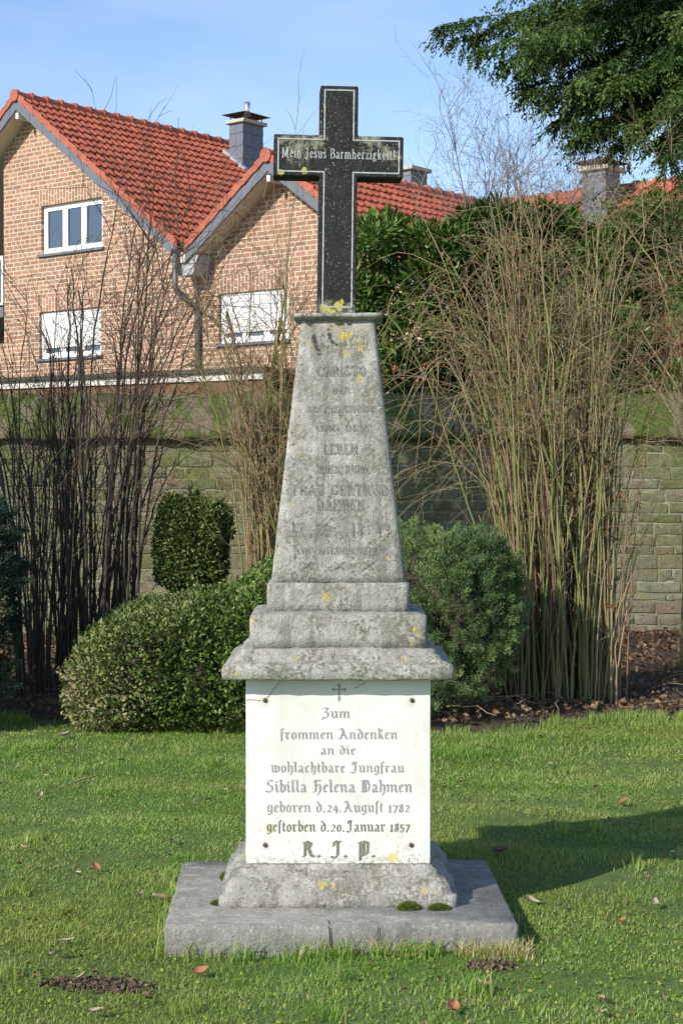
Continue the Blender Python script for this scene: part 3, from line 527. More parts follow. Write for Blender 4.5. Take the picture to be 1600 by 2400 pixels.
# ------------------------------------------------------------------ brick house with two gables
def brickmat(name, vertical=False):
    m = N(name, .85); o = m.obj(); sx = m.n('ShaderNodeSeparateXYZ', Vector=o)
    v = m.n('ShaderNodeCombineXYZ', X=sx.outputs[2 if vertical else 0], Y=sx.outputs[0 if vertical else 2]).outputs[0]
    bk = m.n('ShaderNodeTexBrick', Vector=v, Color1=(0, 0, 0, 1), Color2=(1, 1, 1, 1), Mortar=(.5, .5, .5, 1), Scale=1., Mortar_Size=.0095, Mortar_Smooth=.15, Bias=0., Brick_Width=.245, Row_Height=.083)
    bk.offset = .5; bk.squash = .55; bk.squash_frequency = 3
    c = m.ramp(bk.outputs['Color'], [(0., (.22, .11, .075)), (.2, (.33, .165, .11)), (.4, (.27, .13, .09)), (.55, (.39, .225, .155)), (.75, (.30, .145, .10)), (.88, (.19, .125, .095)), (1., (.36, .185, .125))])
    c = m.mix(m.ramp(m.noise(o, 30, 4), [(.4, 0.), (.75, .4)]), c, (.36, .22, .15))
    c = m.mix(bk.outputs['Fac'], c, m.ramp(m.noise(o, 12, 3), [(.35, (.50, .42, .28)), (.65, (.60, .52, .37))]))
    c = m.mix(m.math('MULTIPLY', m.ramp(m.noise(o, .9, 5, .65, .6), [(.45, 0.), (.7, 1.)]), .15), c, (.17, .12, .09)); m.col(c)
    m.bump(m.math('SUBTRACT', 1., bk.outputs['Fac']), .5, .01); return m.m
M['brick'] = brickmat('red_brown_brick'); M['soldier'] = brickmat('upright_brick', True)
m = N('red_clay_tile', .6); o = m.obj(); c = m.ramp(m.noise(o, 6, 5, .7), [(.3, (.26, .062, .031)), (.5, (.375, .094, .045)), (.7, (.43, .13, .07))])
c = m.mix(m.ramp(m.noise(o, 1.1, 4, .6), [(.5, 0.), (.75, .45)]), c, (.20, .055, .035)); m.col(c); m.bump(m.noise(o, 40, 4), .2, .01); M['tile'] = m.m
M['slate'] = plain('grey_slate', (.12, .137, .165), .55, .22, 5)
M['slate_pale'] = plain('pale_slate', (.34, .36, .38), .6, .1)
M['soffit'] = plain('cream_soffit', (.62, .55, .46), .7, .04)
M['white'] = plain('white_plastic', (.82, .82, .82), .4, .03)
M['shutter'] = plain('shutter_grey_white', (.66, .66, .65), .5, .06)
M['zinc'] = plain('weathered_zinc', (.16, .165, .165), .45, .2, 6, .5)
M['dark'] = plain('dark_interior', (.02, .022, .025), .8, .2)
m = N('window_glass', .03); m.col((.03, .045, .07)); m.b.inputs['Specular IOR Level'].default_value = 1.; m.b.inputs['Coat Weight'].default_value = 1.; m.b.inputs['Coat Roughness'].default_value = .01; M['glass'] = m.m
HA = R(-39.3)
def wall_mesh(outer, holes, depth, y0=0.):
    mb = MB(); polys = [[Vector((x, z, 0)) for x, z in outer]] + [[Vector((x, z, 0)) for x, z in h] for h in holes]
    flat = [q for pl_ in polys for q in pl_]
    mb.add([(q.x, y0, q.y) for q in flat], [tuple(t) for t in geometry.tessellate_polygon(polys)])
    for h in holes:
        n = len(h); mb.add([(x, y0, z) for x, z in h] + [(x, y0 + depth, z) for x, z in h], [(k, (k+1) % n, n + (k+1) % n, n + k) for k in range(n)])
    return mb
def rect(a, b, c, d): return [(a, c), (b, c), (b, d), (a, d)]
def tiles(name, s0, z0, sgn, slope, ls, t0, t1, parent, col=.2, row=.31):
    """pantile courses running down a roof slope: ridge at (s0, z0), down towards s0 + sgn*ls"""
    L = ls * math.hypot(1, slope); nr = int(L / row) + 1; ca = 1 / math.hypot(1, slope); sa = slope * ca
    ncol = int((t1 - t0) / col); ph = np.linspace(0, ncol, ncol * 7 + 1); t = t0 + ph * col
    f = ph % 1; wv = .034 * (np.cos(2 * np.pi * f) * .5 + .18 * np.cos(4 * np.pi * f + .6) + .5)
    A, H = [], []
    for r in range(nr):
        for a, h in ((0, .0), (.5, .022), (.93, .042), (1., .038)): A.append(min(L, (r + a) * row)); H.append(h)
        A.append(min(L, (r + 1.) * row) + .001); H.append(.0)
    A, H = np.array(A), np.array(H)
    jit = rng.normal(0, .004, (nr, ncol + 1)); rr = np.minimum(np.arange(len(A)) // 5, nr - 1); jj = jit[rr][:, np.minimum((ph).astype(int), ncol)]
    hh = H[:, None] + wv[None] + jj * (H[:, None] > 0)
    X = s0 + sgn * (A[:, None] * ca + hh * sa); Z = z0 - A[:, None] * sa + hh * ca; T = np.repeat(t[None], len(A), 0)
    V = np.stack([X, T, Z], -1); i = np.arange(len(A) - 1)[:, None] * len(t) + np.arange(len(t) - 1)[None]
    q = np.stack([i, i + 1, i + 1 + len(t), i + len(t)], -1).reshape(-1, 4)
    return mesh_np(name, V, [q if sgn < 0 else q[:, ::-1]], M['tile'], parent)
def ridge_caps(s0, z0, t0, t1, parent):
    mb = MB(); t = t0
    while t < t1:
        for a in range(1): pass
        mb.tube([(s0, t, z0), (s0, t + .06, z0), (s0, t + .065, z0 - .012), (s0, t + .40, z0 - .022)], [.12, .12, .108, .104], 10); t += .37
    return mb.build('ridge_tiles', M['tile'], parent, bevel=0)
def verge(s0, zs, sgn, slope, ls, t0, parent):
    """slate barge board and hanging verge tiles along a gable edge"""
    ca = 1 / math.hypot(1, slope); sa = slope * ca; L = ls / ca; mb = MB(); n = int(L / .235)
    for k in range(n + 1):
        a0, a1 = k * .235, min(L, k * .235 + .26); dy = -.006 * (k % 2) - .004
        P = [(a0, 0), (a1, -.012), (a1, .185), (a0, .19)]
        pts = [(s0 + sgn * (a * ca), zs - a * sa + h / ca) for a, h in P]
        mb.prism(pts, t0 + dy, t0 + .03)
    mb.build('slate_fascia', M['slate'], parent); mb = MB(); n = int(L / .31)
    for k in range(n + 1):
        a0, a1 = k * .31, min(L, k * .31 + .33)
        pts = [(s0 + sgn * a * ca, zs - a * sa + h / ca) for a, h in ((a0, .17), (a1, .15), (a1, .29), (a0, .255))]
        mb.prism(pts, t0 - .035 - .002 * (k % 2), t0 + .02)
    mb.build('verge_tiles', M['tile'], parent)
def slab_roof(s0, zs, sgn, slope, ls, t0, t1, parent):
    pts = [(s0, zs), (s0 + sgn * ls, zs - slope * ls), (s0 + sgn * ls, zs - slope * ls + .2), (s0, zs + .2)]
    return MB().prism(pts, t0, t1).build('soffit', M['soffit'], parent)
house = tag(empty('brick_house', (-5.89, 32, 0), HA), 'brick house with two gables and a red tiled roof beyond the garden wall', 'house')
W1, W2, W3 = (.21, 1.92, 5.98, 6.90), (.14, 1.87, 3.99, 4.88), (4.86, 6.47, 4.03, 4.90)
SL1, SL2, V0 = .748, .71, (4.424, 5.40)
wall_mesh([(-.9, 4.35), (-.9, 8.71 - .9 * SL1), (0, 8.71), V0, (V0[0], 0), (-7, 0), (-7, 4.35)], [rect(*W1), rect(*W2)], .14).build('gable_wall', M['brick'], house)
wall_mesh([V0, (6.38, 6.79), (10.2, 6.79 - SL2 * 3.82), (10.2, 0), (V0[0], 0)], [rect(*W3)], .14).build('gable_wall', M['brick'], house)
MB().box((-.9, .003, 4.35), (-.66, 2.6, 8.0)).box((-7, 2.6, 4.35), (-.66, 2.75, 8.6)).build('loggia_wall', M['brick'], house)
MB().box((-7, -.02, 4.86), (-.905, 2.59, 5.06)).build('balcony_floor', M['slate'], house)
rl = MB().box((-7, -.01, 5.98), (-.93, .03, 6.06)).box((-7, -.01, 5.1), (-.93, .03, 5.15))
for k in range(60): rl.box((-.99 - k * .1, 0, 5.15), (-.93 - k * .1, .02, 5.98))
rl.build('balcony_railing', M['white'], house)
for w, top, ext in ((W1, .3, .1), (W2, .29, .08), (W3, .31, .08)):
    MB().box((w[0] - ext, -.004, w[3] + .004), (w[1] + ext, .02, w[3] + top)).build('brick_lintel', M['soldier'], house)
    MB().box((w[0] - .07, -.06, w[2] - .05), (w[1] + .05, .135, w[2] - .003)).build('window_sill', M['slate'], house)
def window(w, panes=None):
    a, b, c, d = w; f = MB(); y0, y1 = .07, .13
    f.box((a, y0, c), (a + .07, y1, d)).box((b - .07, y0, c), (b, y1, d)).box((a + .07, y0, d - .07), (b - .07, y1, d)).box((a + .07, y0, c), (b - .07, y1, c + .075))
    xs_ = [a + .07 + (b - a - .14) * k / 3 for k in range(4)]
    for k in (1, 2): f.box((xs_[k] - .04, y0 - .004, c + .075), (xs_[k] + .04, y1, d - .07))
    for k in range(3):
        l, r_ = xs_[k] + (.04 if k else 0), xs_[k + 1] - (.04 if k < 2 else 0)
        for q in ((l, c + .075, l + .03, d - .07), (r_ - .03, c + .075, r_, d - .07), (l + .03, c + .075, r_ - .03, c + .11), (l + .03, d - .10, r_ - .03, d - .07)): f.box((q[0], y0 + .008, q[1]), (q[2], y1, q[3]))
    fr = f.build('window', M['white'], house)
    g = MB().box((a + .07, .105, c + .07), (b - .07, .112, d - .07)).build('pane', M['glass'], fr)
    MB().box((a, .14, c), (b, .6, d)).build('room', M['dark'], fr)
    return fr
window(W1)
for w in (W2, W3):
    fr = window(w); a, b, c, d = w; sh = MB(); z = d - .02
    while z > c + .22: sh.prism([(a + .02, z), (b - .02, z), (b - .02, z - .038), (a + .02, z - .038)], .045, .056); sh.box((a + .02, .050, z - .042), (b - .02, .056, z - .038)); z -= .042
    sh.build('roller_shutter', M['shutter'], fr)
T0, T1 = -.43, 7.9
slab_roof(0, 8.71, 1, SL1, 4.42, T0, T1, house); slab_roof(0, 8.71, -1, SL1, 5.5, T0, T1, house)
slab_roof(6.38, 6.79, -1, SL2, 1.95, T0, T1, house); slab_roof(6.38, 6.79, 1, SL2, 4.2, T0, T1, house)
tiles('roof', 0, 8.95, 1, SL1, 4.5, T0, T1, house, .17, .295); tiles('roof', 0, 8.95, -1, SL1, 5.5, T0, T1, house, .17, .295)
tiles('roof', 6.38, 7.03, -1, SL2, 2.0, T0, T1, house, .17, .295); tiles('roof', 6.38, 7.03, 1, SL2, 4.2, T0, T1, house, .17, .295)
ridge_caps(0, 8.965, T0 - .06, T1, house); ridge_caps(6.38, 7.045, T0 - .06, T1, house)
verge(0, 8.71, 1, SL1, 4.3, T0, house); verge(0, 8.71, -1, SL1, 5.4, T0, house); verge(6.38, 6.79, -1, SL2, 1.9, T0, house); verge(6.38, 6.79, 1, SL2, 4.2, T0, house)
MB().box((-.035, T0 + .02, 8.53), (.035, .1, 8.64)).build('ridge_beam', M['white'], house)
MB().box((6.345, T0 + .02, 6.62), (6.415, .1, 6.72)).build('ridge_beam', M['white'], house)
MB().prism([(4.1, 5.55), (4.75, 5.55), (4.62, 5.22), (4.28, 5.22)], T0 + .035, -.002).build('eaves_box', M['slate_pale'], house)
MB().tube([(4.30, -.50, 5.62), (4.30, -.50, 5.02), (4.33, -.47, 4.93), (4.40, -.12, 4.70), (4.42, -.075, 4.58), (4.42, -.075, 2.5)], .05, 10).tube([(4.30, -.5, 5.72), (4.30, -.5, 5.6)], [.11, .055], 10).build('downpipe', M['zinc'], house, True)
def chimney(x0, x1, y0, y1, zb, zt, parent, pipe=True, hood=.19):
    mb = MB(); z = zb; r = 0
    for (a, b, c, d, ax) in ((x0, x1, y0, y0, 0), (x1, x1, y0, y1, 1)): pass
    mb.box((x0, y0, zb), (x1, y1, zt)); ch = mb.build('chimney', M['slate'], parent)
    sl = MB(); h = .27; k = 0; z = zb
    while z < zt - .01:
        z1 = min(zt, z + h)
        for q in range(2):
            f0, f1 = q / 2, (q + 1) / 2; e = .006 + .003 * ((k + q) % 2)
            sl.add([(x0 + (x1-x0)*f0 + .004, y0 - e - .006, z), (x0 + (x1-x0)*f1 - .004, y0 - e - .006, z + .012), (x0 + (x1-x0)*f1 - .004, y0 - .002, z1), (x0 + (x1-x0)*f0 + .004, y0 - .002, z1)], [(0, 1, 2, 3)])
            sl.add([(x1 + e + .006, y0 + (y1-y0)*f0 + .004, z), (x1 + e + .006, y0 + (y1-y0)*f1 - .004, z + .012), (x1 + .002, y0 + (y1-y0)*f1 - .004, z1), (x1 + .002, y0 + (y1-y0)*f0 + .004, z1)], [(0, 1, 2, 3)])
        z = z1; k += 1
    sl.build('slate_cladding', M['slate'], ch)
    MB().box((x0 - .07, y0 - .07, zt), (x1 + .07, y1 + .07, zt + .075)).build('chimney_cap', M['conc'], ch, bevel=.01)
    if hood:
        cx_, cy_ = (x0 + x1) / 2, (y0 + y1) / 2; w, d = (x1 - x0) / 2 + .13, (y1 - y0) / 2 + .13; zh = zt + hood
        h_ = MB().add([(cx_-w, cy_-d, zh), (cx_+w, cy_-d, zh), (cx_+w, cy_+d, zh), (cx_-w, cy_+d, zh), (cx_, cy_, zh + .12), (cx_, cy_, zh + .085)], [(0,1,4), (1,2,4), (2,3,4), (3,0,4), (1,0,5), (2,1,5), (3,2,5), (0,3,5)])
        for sx_ in (-1, 1):
            for sy_ in (-1, 1): h_.tube([(cx_ + sx_ * (w - .15), cy_ + sy_ * (d - .15), zt + .07), (cx_ + sx_ * (w - .15), cy_ + sy_ * (d - .15), zh + .04)], .012, 6)
        h_.build('chimney_hood', M['rust'], ch)
        if pipe: MB().tube([(cx_ + .03, cy_, zh), (cx_ + .03, cy_, zh + .30)], .065, 12).build('flue_pipe', M['steel'], ch, True)
    return ch
M['conc'] = plain('cap_concrete', (.42, .40, .34), .9, .2); M['rust'] = plain('brown_sheet_metal', (.10, .075, .06), .6, .3, 5, .3)
M['steel'] = plain('bright_steel', (.75, .75, .75), .3, .05, 4, .9); M['lead'] = plain('lead_flashing', (.34, .36, .37), .6, .2)
chimney(.62, 1.02, 4.8, 5.42, 7.9, 9.2, house)
MB().prism([(.54, 8.6), (1.16, 8.12), (1.16, 8.2), (.54, 8.68)], 4.68, 4.795).build('chimney_flashing', M['lead'], house)
chimney(5.55, 5.95, 4.1, 4.6, 6.6, 7.52, house, hood=0)
# ------------------------------------------------------------------ flat-roofed garage in front of the house
ga = math.atan2(18.95 - 21, -.97 + 4.30)
gar = tag(empty('flat_roof_garage', (-.97, 18.95, 0), ga), 'low flat-roofed garage with a white fascia between wall and brick house', 'garage')
M['board'] = plain('brown_boards', (.14, .075, .035), .8, .35, 9)
MB().box((-9, .08, 0), (0, 4.5, 2.74)).build('wall', M['board'], gar)
MB().box((-9.1, 0, 2.812), (.1, .06, 2.90)).build('white_fascia', plain('cream_paint', (.60, .57, .50), .7, .1), gar)
MB().box((-9.1, .03, 2.66), (.1, .078, 2.81)).build('wooden_board', M['board'], gar)
MB().box((-9.15, -.05, 2.902), (.15, 4.6, 2.95)).build('roof', plain('mossy_roof_edge', (.06, .065, .045), .95, .5, 20), gar)
# ------------------------------------------------------------------ second house at the right, roof facing the sun
hb = tag(empty('red_roofed_house', (4.711, 23, 0), HA), 'red tiled house with a grey slate chimney, seen through the evergreens', 'house')
M['render'] = plain('grey_render', (.36, .37, .38), .9, .1)
def tilesB():
    # slope faces the camera-left side: build along the turned axis, ridge parallel to x
    o = tiles('roof', 0, 0, 1, .9, 3.75, -5.3, 9.5, hb, .17, .29); o.rotation_euler = (0, 0, R(-90)); o.location = (0, 3.46, 6.46)
    return o
tilesB()
MB().add([(-5.3, 3.46, 6.44), (9.5, 3.46, 6.44), (9.5, 7.2, 3.1), (-5.3, 7.2, 3.1)], [(0, 1, 2, 3)]).build('rear_roof', M['tile'], hb)
MB().box((-5.1, .25, 0), (9.3, 6.9, 3.2)).build('wall', M['render'], hb)
MB().prism([(.25, 3.2), (3.46, 6.3), (6.9, 3.2)], 0, .2).build('gable_wall', M['render'], hb).matrix_local = Matrix.Translation((-5.1, 0, 0)) @ Matrix.Rotation(R(90), 4, 'Z') @ Matrix.Scale(-1, 4, (0, 1, 0))
rc = ridge_caps(0, 0, -5.3, 9.5, hb); rc.rotation_euler = (0, 0, R(-90)); rc.location = (0, 3.46, 6.47)
MB().tube([(-5.35, -.08, 3.30), (9.5, -.08, 3.30)], .075, 10).build('gutter', M['zinc'], hb, True)
MB().tube([(-.9, -.08, 3.28), (-.9, .0, 3.12), (-.9, .17, 2.9), (-.9, .17, .2)], .05, 8).build('downpipe', M['zinc'], hb, True)
chimney(-3.22, -2.78, 2.66, 3.1, 5.5, 6.67, hb, False, .14)
# ------------------------------------------------------------------ END BUILDINGS
# ------------------------------------------------------------------ plants
def bez(b, t, lean, n=10, jit=.012):
    b, t = np.array(b, float), np.array(t, float); c = b + (t - b) * np.array([lean, lean, .72]); k = np.linspace(0, 1, n)[:, None]
    P = (1 - k) ** 2 * b + 2 * k * (1 - k) * c + k ** 2 * t
    w = np.cumsum(rng.normal(0, jit, (n, 3)), 0) * k; w[:, 2] *= .3
    return P + w
def side(P, r0, num, lo, hi, L0, L1, ang=(25, 60), up=.15, sag=0., r=.0028, n=6, jit=.02):
    """side twigs springing from a stem"""
    out = []; m = len(P) - 1
    for _ in range(num):
        f = rng.uniform(lo, hi) * m; i = min(int(f), m - 1); p = P[i] + (P[i + 1] - P[i]) * (f - i)
        d = P[i + 1] - P[i]; d = d / (np.linalg.norm(d) + 1e-9); s = rng.normal(size=3); s -= d * (s @ d); s /= np.linalg.norm(s)
        a = R(rng.uniform(*ang)); v = d * math.cos(a) + s * math.sin(a); v[2] += up; v /= np.linalg.norm(v); L = rng.uniform(L0, L1)
        k = np.linspace(0, 1, n)[:, None]; bend = rng.normal(0, .18, 3); bend[2] -= sag
        Q = p + v * L * k + bend * L * k ** 2 + np.cumsum(rng.normal(0, jit * L, (n, 3)), 0) * k
        rr = r * rng.uniform(.7, 1.25); out.append((Q, np.linspace(rr, rr * .45, n)))
    return out
def barkmat(name, stops, sc=30, rough=.8):
    m = N(name, rough); c = m.ramp(m.attr('rnd'), stops); o = m.pos()
    c = m.mix(m.ramp(m.noise(o, sc, 4), [(.4, 0.), (.8, .45)]), c, [x * .6 for x in stops[len(stops) // 2][1]]); m.col(c); return m
def twigs(name, tw, mat, parent, n=4, stuff=True):
    V, F = tube_np([a for a, _ in tw], [b for _, b in tw], n); r_ = np.concatenate([np.full(len(a) * n, rng.random()) for a, _ in tw])
    o = mesh_np(name, V, [F], mat, parent, True, {'rnd': r_})
    if stuff: o['kind'] = 'stuff'
    return o
U = rng.uniform
def shrub(name, label, cat, loc, canes, mat, tmat, part='cane', keep=98):
    """canes: list of (points, radii, twig list); every thick cane is its own part, the fine twigs are one part"""
    root = tag(empty(name, loc), label, cat); tw = []; canes = sorted(canes, key=lambda c: -c[1][0] * len(c[0])); off = np.array(loc)
    for k, (P, r, t) in enumerate(canes):
        m_ = len(P) * 2 - 1; f = np.linspace(0, len(P) - 1, m_); P = np.stack([np.interp(f, np.arange(len(r)), P[:, a]) for a in range(3)], -1) + rng.normal(0, .004, (m_, 3)) * (f > .5)[:, None]; r = np.interp(f, np.arange(len(r)), r) * (1 + .28 * (rng.random(m_) < .3)) * U(.9, 1.1, m_)
        if k < keep: twigs(part, [(P - off, r)], mat, root, 6, False)
        else: tw.append((P - off, r))
        tw += [(a - off, b) for a, b in t]
    if tw: twigs('twigs', tw, tmat, root)
    return root
U = rng.uniform
# --- tall yellow-green cane clump on the right
green_bark = barkmat('green_cane_bark', [(0, (.095, .13, .028)), (.35, (.15, .18, .05)), (.6, (.215, .20, .07)), (.8, (.30, .22, .12)), (1, (.13, .075, .045))])
tan_twig = barkmat('tan_twig_bark', [(0, (.17, .17, .055)), (.35, (.26, .205, .095)), (.7, (.34, .25, .145)), (.9, (.23, .115, .07)), (1, (.13, .065, .045))])
canes = []; inner = []
def arch(b, t, rise, n=14, jit=.02):
    b, t = np.array(b, float), np.array(t, float); c1 = b + (t - b) * np.array([.1, .1, 0]) + np.array([0, 0, (t[2] + rise) * .75]); c2 = b + (t - b) * np.array([.6, .6, 0]) + np.array([0, 0, t[2] + rise * 1.3]); k = np.linspace(0, 1, n)[:, None]
    return (1-k)**3*b + 3*k*(1-k)**2*c1 + 3*k*k*(1-k)*c2 + k**3*t + np.cumsum(rng.normal(0, jit, (n, 3)), 0) * k
def base_in(x0, x1, y0, y1): return np.array([U(x0, x1), U(y0, y1), .0])
for k in range(104):
    b = base_in(1.24, 2.02, 11.95, 12.75); sp = (b[0] - 1.62) * U(-.1, .6); z = U(2.2, 3.9)
    P = bez(b, (b[0] + sp + rng.normal(-.08, .2), b[1] + rng.normal(0, .3), z), U(.05, .6), 12, .02); r0 = U(.0055, .0102); r = np.linspace(r0, r0 * .42, 12)
    t1 = side(P, r0, rng.integers(4, 7), .4, 1., .2, .65, (20, 65), .05, .2); t2 = sum([side(q, .002, 4, .2, 1, .08, .3, (30, 80), .0, .1, .0019, 5) for q, _ in t1], [])
    t1 += side(P, r0, rng.integers(3, 6), .12, .55, .1, .4, (25, 75), .05, .1, .0024)
    canes.append((P, r, t1 + t2))
for k in range(17):   # arching to the left
    b = base_in(1.24, 1.7, 11.95, 12.7); P = arch(b, (U(.1, 1.05), U(11.7, 13.), U(1.5, 2.9)), U(.2, .9), 13); r0 = U(.005, .009); r = np.linspace(r0, r0 * .35, 13)
    t1 = side(P, r0, rng.integers(5, 9), .4, 1., .25, .9, (20, 65), .0, .3); t2 = sum([side(q, .002, 2, .3, 1, .12, .4, (30, 65), .0, .15, .0018, 5) for q, _ in t1], [])
    canes.append((P, r, t1 + t2))
for k in range(8):   # to the right
    b = base_in(1.6, 2.04, 12., 12.7); P = bez(b, (U(2.0, 2.6), U(11.9, 13.), U(2.3, 3.6)), .15, 12, .02); r0 = U(.005, .009); r = np.linspace(r0, r0 * .35, 12)
    t1 = side(P, r0, 7, .4, 1., .25, .8, (20, 60), .05, .2); t2 = sum([side(q, .002, 3, .3, 1, .12, .35, (30, 65), .0, .1, .0018, 5) for q, _ in t1], [])
    canes.append((P, r, t1 + t2))
for k in range(120):   # thin inner stems added, coloured dark for the shade between the canes
    b = base_in(1.24, 2.02, 12.2, 12.85); P = bez(b, (b[0] + rng.normal(0, .25), b[1] + rng.normal(.1, .2), U(1.4, 3.2)), U(.1, .5), 9, .02); r0 = U(.003, .006); inner.append((P, np.linspace(r0, r0 * .5, 9))); inner += side(P, r0, 3, .3, 1, .1, .4, (25, 70))
for k in range(16):   # thick snapped-off canes
    b = base_in(1.28, 2.0, 11.95, 12.4); P = bez(b, (b[0] + rng.normal(-.08, .15), b[1] + rng.normal(0, .1), U(1.9, 2.9)), .2, 9); r0 = U(.008, .0125); r = np.linspace(r0, r0 * .7, 9); canes.append((P, r, []))
for k in range(110):   # short dead shoots round the foot
    b = base_in(1.16, 2.08, 11.9, 12.8); P = bez(b, (b[0] + rng.normal((b[0] - 1.62) * .3, .1), b[1] + rng.normal(0, .12), U(.5, 1.7)), .3, 6); r0 = U(.004, .009); canes.append((P, np.linspace(r0, r0 * .5, 6), []))
cl = shrub('cane_shrub', 'tall dense clump of bare yellow-green canes to the right of the monument', 'shrub', (1.74, 12.35, 0), canes, green_bark, tan_twig)
twigs('inner_stems', [(a - np.array((1.74, 12.35, 0)), b) for a, b in inner], barkmat('brown_shade_bark', [(0, (.06, .04, .025)), (.5, (.12, .07, .04)), (1, (.20, .13, .07))]), cl)
dead = leafmat('dead_brown_leaf', [(0, (.11, .06, .032)), (.4, (.20, .12, .067)), (.7, (.29, .20, .12)), (1, (.15, .08, .042))], .7, .2)
n = 44; P = np.stack([rng.normal(.02, .16, n), rng.normal(-.2, .12, n), np.where(rng.random(n) < .5, rng.normal(1.62, .15, n), U(.4, 2.3, n))], -1)
V, F = leaves_np(P, rng.normal(size=(n, 3)), U(.05, .095, n), .55, .35, .3); mesh_np('dead_leaves', V, [F], dead, cl, attrs={'rnd': np.repeat(rng.random(n), 6)})
# --- dark leafless shrub on the left
dark_bark = barkmat('dark_stem_bark', [(0, (.032, .025, .018)), (.5, (.06, .046, .03)), (1, (.095, .082, .045))]); red_twig = barkmat('reddish_twig_bark', [(0, (.06, .035, .025)), (.5, (.10, .05, .035)), (1, (.13, .09, .05))])
canes = []
for k in range(54):
    b = np.array([U(-2.5, -1.62), U(12.4, 13.3), 0]); z = U(1.8, 3.3); P = bez(b, (b[0] + (b[0] + 2.05) * U(.1, .9) + rng.normal(0, .25), b[1] + rng.normal(0, .35), z), U(.05, .45), 12, .022); r0 = U(.0055, .0145); r = np.linspace(r0, r0 * .3, 12)
    t1 = side(P, r0, rng.integers(4, 8), .4, 1., .25, .8, (20, 60), .08, .1, .0027); t2 = sum([side(q, .002, 3, .3, 1, .1, .4, (30, 60), .05, .0, .002, 5) for q, _ in t1], [])
    canes.append((P, r, t1 + t2))
for k in range(16):
    b = np.array([U(-2.0, -1.5), U(12.3, 13.2), 0]); P = bez(b, (U(-1.75, -.75), U(12.3, 13.3), U(2.9, 4.1)), .1, 13, .022); r0 = U(.008, .0125); r = np.linspace(r0, r0 * .28, 13)
    t1 = side(P, r0, 9, .45, 1., .3, .9, (25, 65), .1, .05, .0034); t2 = sum([side(q, .002, 4, .25, 1, .12, .45, (30, 65), .05, .0, .002, 5) for q, _ in t1], [])
    canes.append((P, r, t1 + t2))
for k in range(75):
    b = np.array([U(-2.5, -1.55), U(12.3, 13.3), 0]); P = bez(b, (b[0] + rng.normal(0, .2), b[1] + rng.normal(0, .2), U(.6, 2.6)), .3, 6); r0 = U(.003, .008); canes.append((P, np.linspace(r0, r0 * .5, 6), side(P, r0, 4, .3, 1, .15, .5)))
shrub('bare_shrub', 'dark leafless shrub with many upright stems behind the left end of the hedge', 'shrub', (-2.05, 12.8, 0), canes, dark_bark, red_twig, 'stem')
# --- shrub just left of the shaft
olive_bark = barkmat('olive_stem_bark', [(0, (.15, .16, .04)), (.4, (.25, .22, .08)), (.7, (.31, .22, .11)), (1, (.14, .08, .05))])
canes = []
for k in range(46):
    b = np.array([U(-.72, -.3), U(12.4, 13.0), 0]); P = bez(b, (U(-1.12, -.12), U(12.2, 13.3), U(2.0, 3.5)), .12, 12, .018); r0 = U(.005, .011); r = np.linspace(r0, r0 * .32, 12)
    t1 = side(P, r0, rng.integers(6, 11), .35, 1., .25, .85, (20, 58), .05, .15); t2 = sum([side(q, .002, 3, .3, 1, .1, .4, (30, 60), .05, .05, .0019, 5) for q, _ in t1], [])
    canes.append((P, r, t1 + t2))
for t in ((-.275, 12.7, 4.93), (-.37, 12.6, 4.32), (.12, 12.8, 4.2)):
    P = bez((-.5, 12.7, 0), t, .2, 14, .014); canes.append((P, np.linspace(.007, .0016, 14), side(P, .004, 6, .6, .92, .1, .35, (20, 50), .15, 0, .0018)))
for p, q, r0, r1 in (((-.52, 12.9, 0), (-.63, 12.85, 2.05), .05, .03), ((-.63, 12.85, 1.5), (-.4, 12.9, 2.9), .025, .012), ((-.58, 12.87, 1.1), (-.95, 13.0, 3.0), .028, .01)):
    P = bez(p, q, .4, 10, .02); t1 = side(P, r0, 7, .5, 1, .3, .9, (25, 60), .1, .05, .004); canes.append((P, np.linspace(r0, r1, 10), t1 + sum([side(a, .002, 3, .3, 1, .15, .4) for a, _ in t1], [])))
shrub('bare_shrub', 'leafless olive-brown shrub with an old dark trunk rising just left of the stone shaft', 'shrub', (-.5, 12.7, 0), canes, olive_bark, tan_twig, 'stem')
# --- fine grey-twigged young tree against the sky
grey_bark = barkmat('grey_twig_bark', [(0, (.13, .10, .095)), (.5, (.19, .15, .14)), (1, (.24, .19, .17))])
root = tag(empty('bare_tree', (2.1, 20.6, 0)), 'slender bare tree with a haze of fine grey twigs right of the cross', 'tree'); off = np.array((2.1, 20.6, 0)); tw = []
for k in range(20):
    P = bez((2.1 + rng.normal(0, .2), 20.6 + rng.normal(0, .2), .0), (2.1 + rng.normal(0, .5), 20.6 + rng.normal(0, .5), U(4.6, 6.2)), .1, 14, .028); r0 = U(.016, .026)
    twigs('stem', [(P - off, np.linspace(r0, .003, 14))], grey_bark, root, 6, False)
    t1 = side(P, r0, 11, .62, 1, .4, 1.2, (22, 60), .12, -.05, .0038, 7, .035); t2 = sum([side(q, .002, 4, .2, 1, .2, .6, (25, 65), .08, 0, .0025, 6, .04) for q, _ in t1], []); t3 = sum([side(q, .002, 3, .2, 1, .1, .3, (25, 65), .05, 0, .0019, 4) for q, _ in t2], [])
    tw += [(a - off, b) for a, b in t1 + t2 + t3]
twigs('twigs', tw, grey_bark, root, 3)
